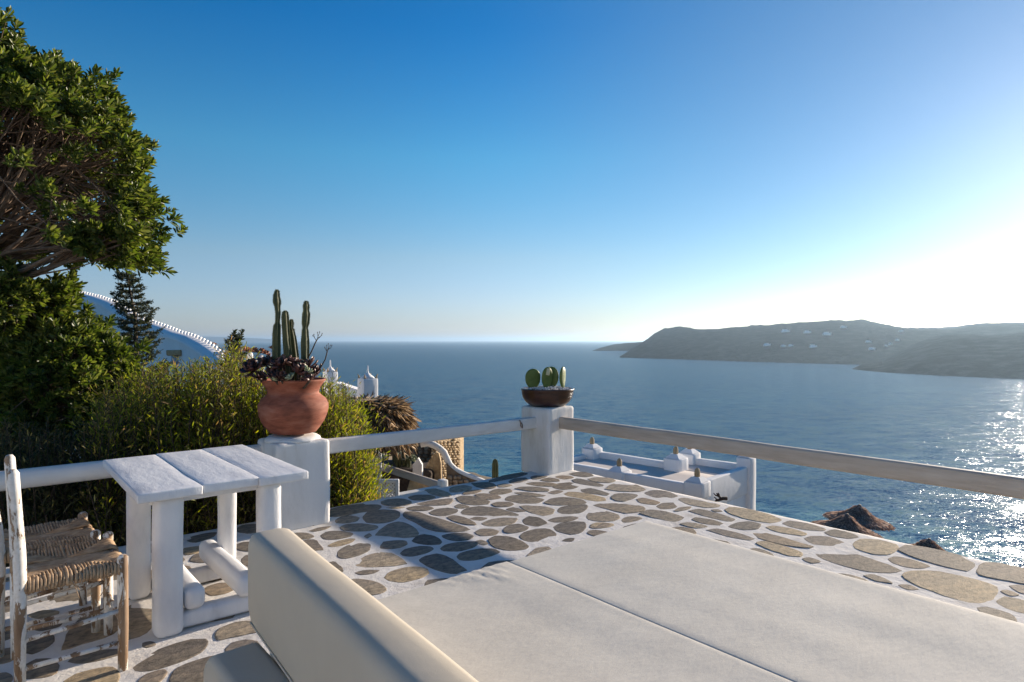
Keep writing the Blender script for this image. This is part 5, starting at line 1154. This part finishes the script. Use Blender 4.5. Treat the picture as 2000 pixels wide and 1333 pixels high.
# ---- lower deck under the middle rail
def lower_yard():
    o = mesh_obj('lower_deck', rbox('lower_deck', (5.0, 6.0, .3), .02, 1, (0, 0, 0)), 'grey_paving', kind='structure'); o.location = L(3.3, 9.6, -1.55); o.rotation_euler = (0, 0, ROT)
    c = at(865, 943, 8.98); ca, cb = ab(c)
    rl = rail((ca, cb+.05, -.655), (ca, cb+2.6, -.655), .11, .07, 'lower tan wooden rail slanting up behind the lattice panel', 'rail_wood')
    rail((ca-1.6, cb, -.70), (ca-.06, cb, -.70), .12, .12, 'low white beam running from the short post towards the lattice', 'rail_paint')
    p = mesh_obj('short_post', rbox('short_post', (.12, .12, .95), .02, 2, (0, 0, 0), None, .2, .006), 'plaster', label='short white corner post of the lower deck', cat='post'); p.location = L(ca, cb, -1.03); p.rotation_euler = (0, 0, ROT)
    q = at(738, 900, 10.4); p2 = mesh_obj('tall_post', rbox('tall_post', (.09, .09, 1.5), .02, 2, (0, 0, 0), None, .3, .006), 'plaster', label='slim white post between the shrub and the cactus planter', cat='post'); p2.location = (q.x-.02, q.y, -.72); p2.rotation_euler = (0, 0, ROT)
    # lattice panel
    t = thing('lattice_panel', 'white wooden lattice panel just beyond the terrace edge', 'panel', at(752, 1010, 8.2), 0); f0 = t.location.copy()
    A, B = at(712, 941, 8.35), at(779, 937, 8.35); w = B.x-A.x; top = B.z-f0.z; V = []; Fc = []
    def fr(n_, s, ce): mesh_obj(n_, rbox(n_, s, .008, 2, ce), 'white_wood', t)
    hgt = .55; cx = (A.x+B.x)/2-f0.x
    fr('frame', (w, .04, .05), (cx, .15, top-.02)); fr('frame', (.045, .042, hgt), (cx+w/2-.02, .15, top-hgt/2)); fr('frame', (.045, .042, hgt), (cx-w/2+.02, .15, top-hgt/2))
    st = .048; k = -int(hgt/st)
    while k*st < w:
        for sgn, yy in ((1, .145), (-1, .155)):
            pts = []
            x0 = k*st
            lo = max(0, x0); hi = min(w, x0+hgt)
            if hi-lo > .03:
                a = Vector((lo, 0, lo-x0)); b = Vector((hi, 0, hi-x0))
                if sgn < 0: a.x = w-a.x; b.x = w-b.x
                a += Vector((cx-w/2, yy, top-hgt)); b += Vector((cx-w/2, yy, top-hgt)); d = (b-a).normalized(); s = Vector((-d.z, 0, d.x))*.010; e = Vector((0, .004, 0)); bb = len(V)
                V.extend([a-s-e, a+s-e, b+s-e, b-s-e, a-s+e, a+s+e, b+s+e, b-s+e]); Fc.extend([(bb, bb+1, bb+2, bb+3), (bb+7, bb+6, bb+5, bb+4), (bb, bb+4, bb+5, bb+1), (bb+2, bb+6, bb+7, bb+3)])
        k += 1
    mesh_obj('lattice', frompy('lattice', V, Fc), 'white_wood', t, smooth=False, kind='stuff')
    t2 = copy_tree(t); t2.location = at(722, 945, 10.0); t2['label'] = 'second white lattice panel glimpsed through leaves under the pale rail'
    # rubble walls
    def rubble(name, label, prof, Y, thick, stone_mat, bed_mat, step, seed, cap=None, yk=0.0):
        random.seed(seed); b = at(prof[0][0], prof[0][1], Y); t = thing(name, label, 'wall', b)
        me = extrude_profile('core', prof, Y, thick, yk)
        for v in me.vertices: v.co -= b
        mesh_obj('core', me, bed_mat, t, smooth=False)
        xs = [p[0] for p in prof]; ys = [p[1] for p in prof]; n = 0; y = min(ys)+step*.6
        def inside(x, y_):
            r = False
            for i in range(len(prof)):
                (x1, y1), (x2, y2) = prof[i], prof[(i+1) % len(prof)]
                if (y1 > y_) != (y2 > y_) and x < (x2-x1)*(y_-y1)/(y2-y1)+x1: r = not r
            return r
        while y < max(ys):
            x = min(xs)+random.uniform(0, step)
            while x < max(xs):
                w = step*random.uniform(.8, 1.7); h = step*random.uniform(.7, .95)
                if all(inside(x+dx*w*.45, y+dy*h*.45) for dx in (-1, 1) for dy in (-1, 1)):
                    c = at(x, y, Y+yk*(x-prof[0][0]))-b; o = mesh_obj('stone', rbox('stone', (w/F*Y*.94, .08, h/F*Y*.94), .015, 1, (0, 0, 0), Matrix.Rotation(random.uniform(-.12, .12), 3, 'Y'), 0, .02, 9), stone_mat, t, smooth=True); o.location = c+Vector((0, -.01, 0)); o.rotation_euler = (0, 0, math.atan(yk*F/Y)); o.scale = (1 if not yk else 1.6, 1, 1); n += 1
                x += w
            y += step*.85
        if cap:
            V = []; Fc = []; tube([at(x, y_, Y+.08)-b for x, y_ in cap], .058, 10, True, V, Fc, flat=1.0); mesh_obj('coping', frompy('coping', V, Fc), 'plaster', t)
        return t
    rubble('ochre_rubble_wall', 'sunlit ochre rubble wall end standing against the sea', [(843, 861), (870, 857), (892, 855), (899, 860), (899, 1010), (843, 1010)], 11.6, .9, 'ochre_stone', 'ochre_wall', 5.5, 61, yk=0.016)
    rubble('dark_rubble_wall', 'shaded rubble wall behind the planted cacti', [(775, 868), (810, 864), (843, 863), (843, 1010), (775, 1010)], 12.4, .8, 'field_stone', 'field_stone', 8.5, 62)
    rubble('curved_rubble_wall', 'curving rubble wall with rounded white coping sweeping down to the terrace edge', [(872, 905), (882, 915), (895, 925), (915, 934), (938, 942), (960, 952), (960, 1060), (872, 1060)], 10.6, .35, 'field_stone', 'field_stone', 8.5, 63,
           cap=[(822, 868), (836, 866), (848, 870), (858, 876), (867, 884), (873, 897), (878, 908), (888, 918), (902, 926), (922, 934), (945, 943), (962, 953)])
    s1 = mesh_obj('pointed_slab', extrude_profile('pointed_slab', [(828, 935), (829, 918), (838, 900), (851, 884), (857, 886), (861, 905), (862, 1000), (828, 1000)], 10.9, .12), 'ochre_wall', smooth=False, label='pointed brown stone slab leaning by the curved wall', cat='stone slab')
    s2 = mesh_obj('small_slab', extrude_profile('small_slab', [(806, 940), (806, 908), (816, 896), (824, 909), (825, 1000), (806, 1000)], 10.4, .12), 'plaster', smooth=False, label='small white pointed slab left of the brown one', cat='stone slab')
    s3 = mesh_obj('stone_slab', extrude_profile('stone_slab', [(795, 958), (802, 934), (822, 938), (842, 950), (846, 1010), (795, 1010)], 9.6, .2), 'ochre_wall', smooth=False, label='low brown slab under the slanting lower rail', cat='stone slab')
    # planted cacti
    random.seed(70)
    for i, (px, py, Y, k, lb) in enumerate(((781, 890, 11.3, 'c', 'cluster of little cactus columns in the lower planter'), (790, 893, 11.0, 'c', 'cactus columns nearest the small white slab'), (754, 893, 10.9, 'r', 'pale succulent beside the slim white post'), (768, 884, 11.4, 'r', 'reddish succulent in the middle of the lower planter'), (799, 897, 11.0, 'r', 'grey succulent at the right end of the lower planter'), (748, 880, 11.3, 'r', 'red tipped succulent under the rail at the planter left end'))):
        b = at(px, py+14, Y); t = thing('planter_plant', lb, 'plant', b, 0, 'plants in the lower planter')
        if k == 'c':
            for q in range(7):
                x, y = random.uniform(-.13, .13), random.uniform(-.1, .1); h = random.uniform(.12, .27); me, sp = ribbed('stem', [(x, y, -.1), (x, y, h*.5), (x, y, h*.9), (x, y, h)], [.026, .03, .026, .006], 6); mesh_obj('stem', me, 'cactus', t)
        else:
            for q in range(3): rosette('rosette', (random.uniform(-.08, .08), random.uniform(-.08, .08), random.uniform(.05, .14)), .11, 15, (.4, random.uniform(-.4, .4)), 'pale_succulent' if i in (2, 4) else 'succulent_red', t)
    pb = mesh_obj('planter_bed', rbox('planter_bed', (1.5, .9, .5), .06, 2, (0, 0, 0), None, .15, .04, 3), 'soil', kind='structure'); pb.location = at(775, 912, 11.2)-Vector((0, 0, .22)); pb.rotation_euler = (0, 0, R(-8))
lower_yard()
cactus_column([(967, 1060, 5.0), (967, 960, 5.6), (967, 925, 6.2), (967, 908, 6.0), (967, 901, 4.6), (967, 897, 1.5)], 11.0, 'lone cactus column poking up against the sea, left of the bowl pillar', base_z=-3.0, group='lone cacti', name='lone_cactus', ribs=9)
# houses on the headland
def far_houses():
    from mathutils.bvhtree import BVHTree
    dg = bpy.context.evaluated_depsgraph_get(); bvh = BVHTree.FromObject(H_main, dg); random.seed(81)
    spots = [(965, 153, 34, 'wide pale villa high on the headland, leftmost of the upper row'), (1060, 157, 30, 'pale villa second along the upper row on the headland'), (1145, 165, 34, 'bright villa third along the upper row, above the bay'), (1217, 135, 24, 'small villa just under the headland ridge'),
             (885, 212, 30, 'leftmost pale villa of the lower row on the headland'), (956, 217, 22, 'narrow pale villa second in the lower row'), (988, 215, 22, 'pale villa third in the lower row, near its neighbour'), (1085, 219, 32, 'low pale villa at the right end of the lower row'),
             (1340, 229, 26, 'pale villa low on the slope by the near headland'), (1420, 207, 16, 'small pale house on the slope above the near headland tip'), (1450, 190, 16, 'small house climbing towards the saddle'), (1466, 152, 18, 'little white house on the ridge saddle'), (1325, 198, 24, 'faint pale house in the middle of the right slope'), (1400, 215, 14, 'tiny house lowest of the three on the right slope')]
    for x, y, w, lb in spots:
        px, py = 1100+.45*x, 580+.45*y; d = (at(px, py, 1)-Vector((0, 0, EYE))).normalized(); hit = bvh.ray_cast(Vector((0, 0, EYE)), d)
        if hit[0] is None: print('no hit', lb); continue
        p = hit[0]; W_ = w*.45/F*p.y*.95; t = thing('hillside_villa', lb, 'house', p-Vector((0, 0, 1.0)), R(random.uniform(-15, 15)), 'pale villas on the far headland'); H_ = 2.0+W_*.17
        mesh_obj('block', rbox('block', (W_*.5, W_*.4, H_+W_*.12), .05, 1, (-W_*.1, 0, (H_+W_*.12)/2)), 'plaster_far', t, smooth=False)
        mesh_obj('block', rbox('block', (W_*.3, W_*.35, H_), .05, 1, (W_*.34, -.3, H_/2)), 'plaster_far', t, smooth=False); mesh_obj('block', rbox('block', (W_*.25, W_*.3, H_*.8), .05, 1, (-W_*.42, -.5, H_*.4)), 'plaster_far', t, smooth=False)
        for k in range(3): mesh_obj('window', rbox('window', (W_*.05, .1, W_*.07), .01, 1, (-W_*.25+W_*.14*k, -W_*.2, H_*.75)), 'window_dark', t, smooth=False)
far_houses()
# air between here and the headlands
hz = rbox('haze', (70000, 70000, 220), 0, 1, (0, 0, 0)) if False else None
bm = bmesh.new(); bmesh.ops.create_cube(bm, size=1)
for v in bm.verts: v.co = Vector((v.co.x*70000, v.co.y*70000, (v.co.z+.5)*HAZE_H-41))
hme = bm_mesh('haze', bm); hm = bpy.data.materials.new('haze_air'); hm.use_nodes = True; ht = hm.node_tree; ht.nodes.clear()
pv = N(ht, 'ShaderNodeVolumePrincipled', Density=HAZE_D, Anisotropy=HAZE_G); pv.inputs['Color'].default_value = (*HAZE_C, 1); ho = ht.nodes.new('ShaderNodeOutputMaterial'); ht.links.new(pv.outputs[0], ho.inputs['Volume'])
hme.materials.append(hm); hob = bpy.data.objects.new('haze', hme); link(hob, None, 'stuff'); hob['label'] = 'pale sea haze in the air over bay and headlands'
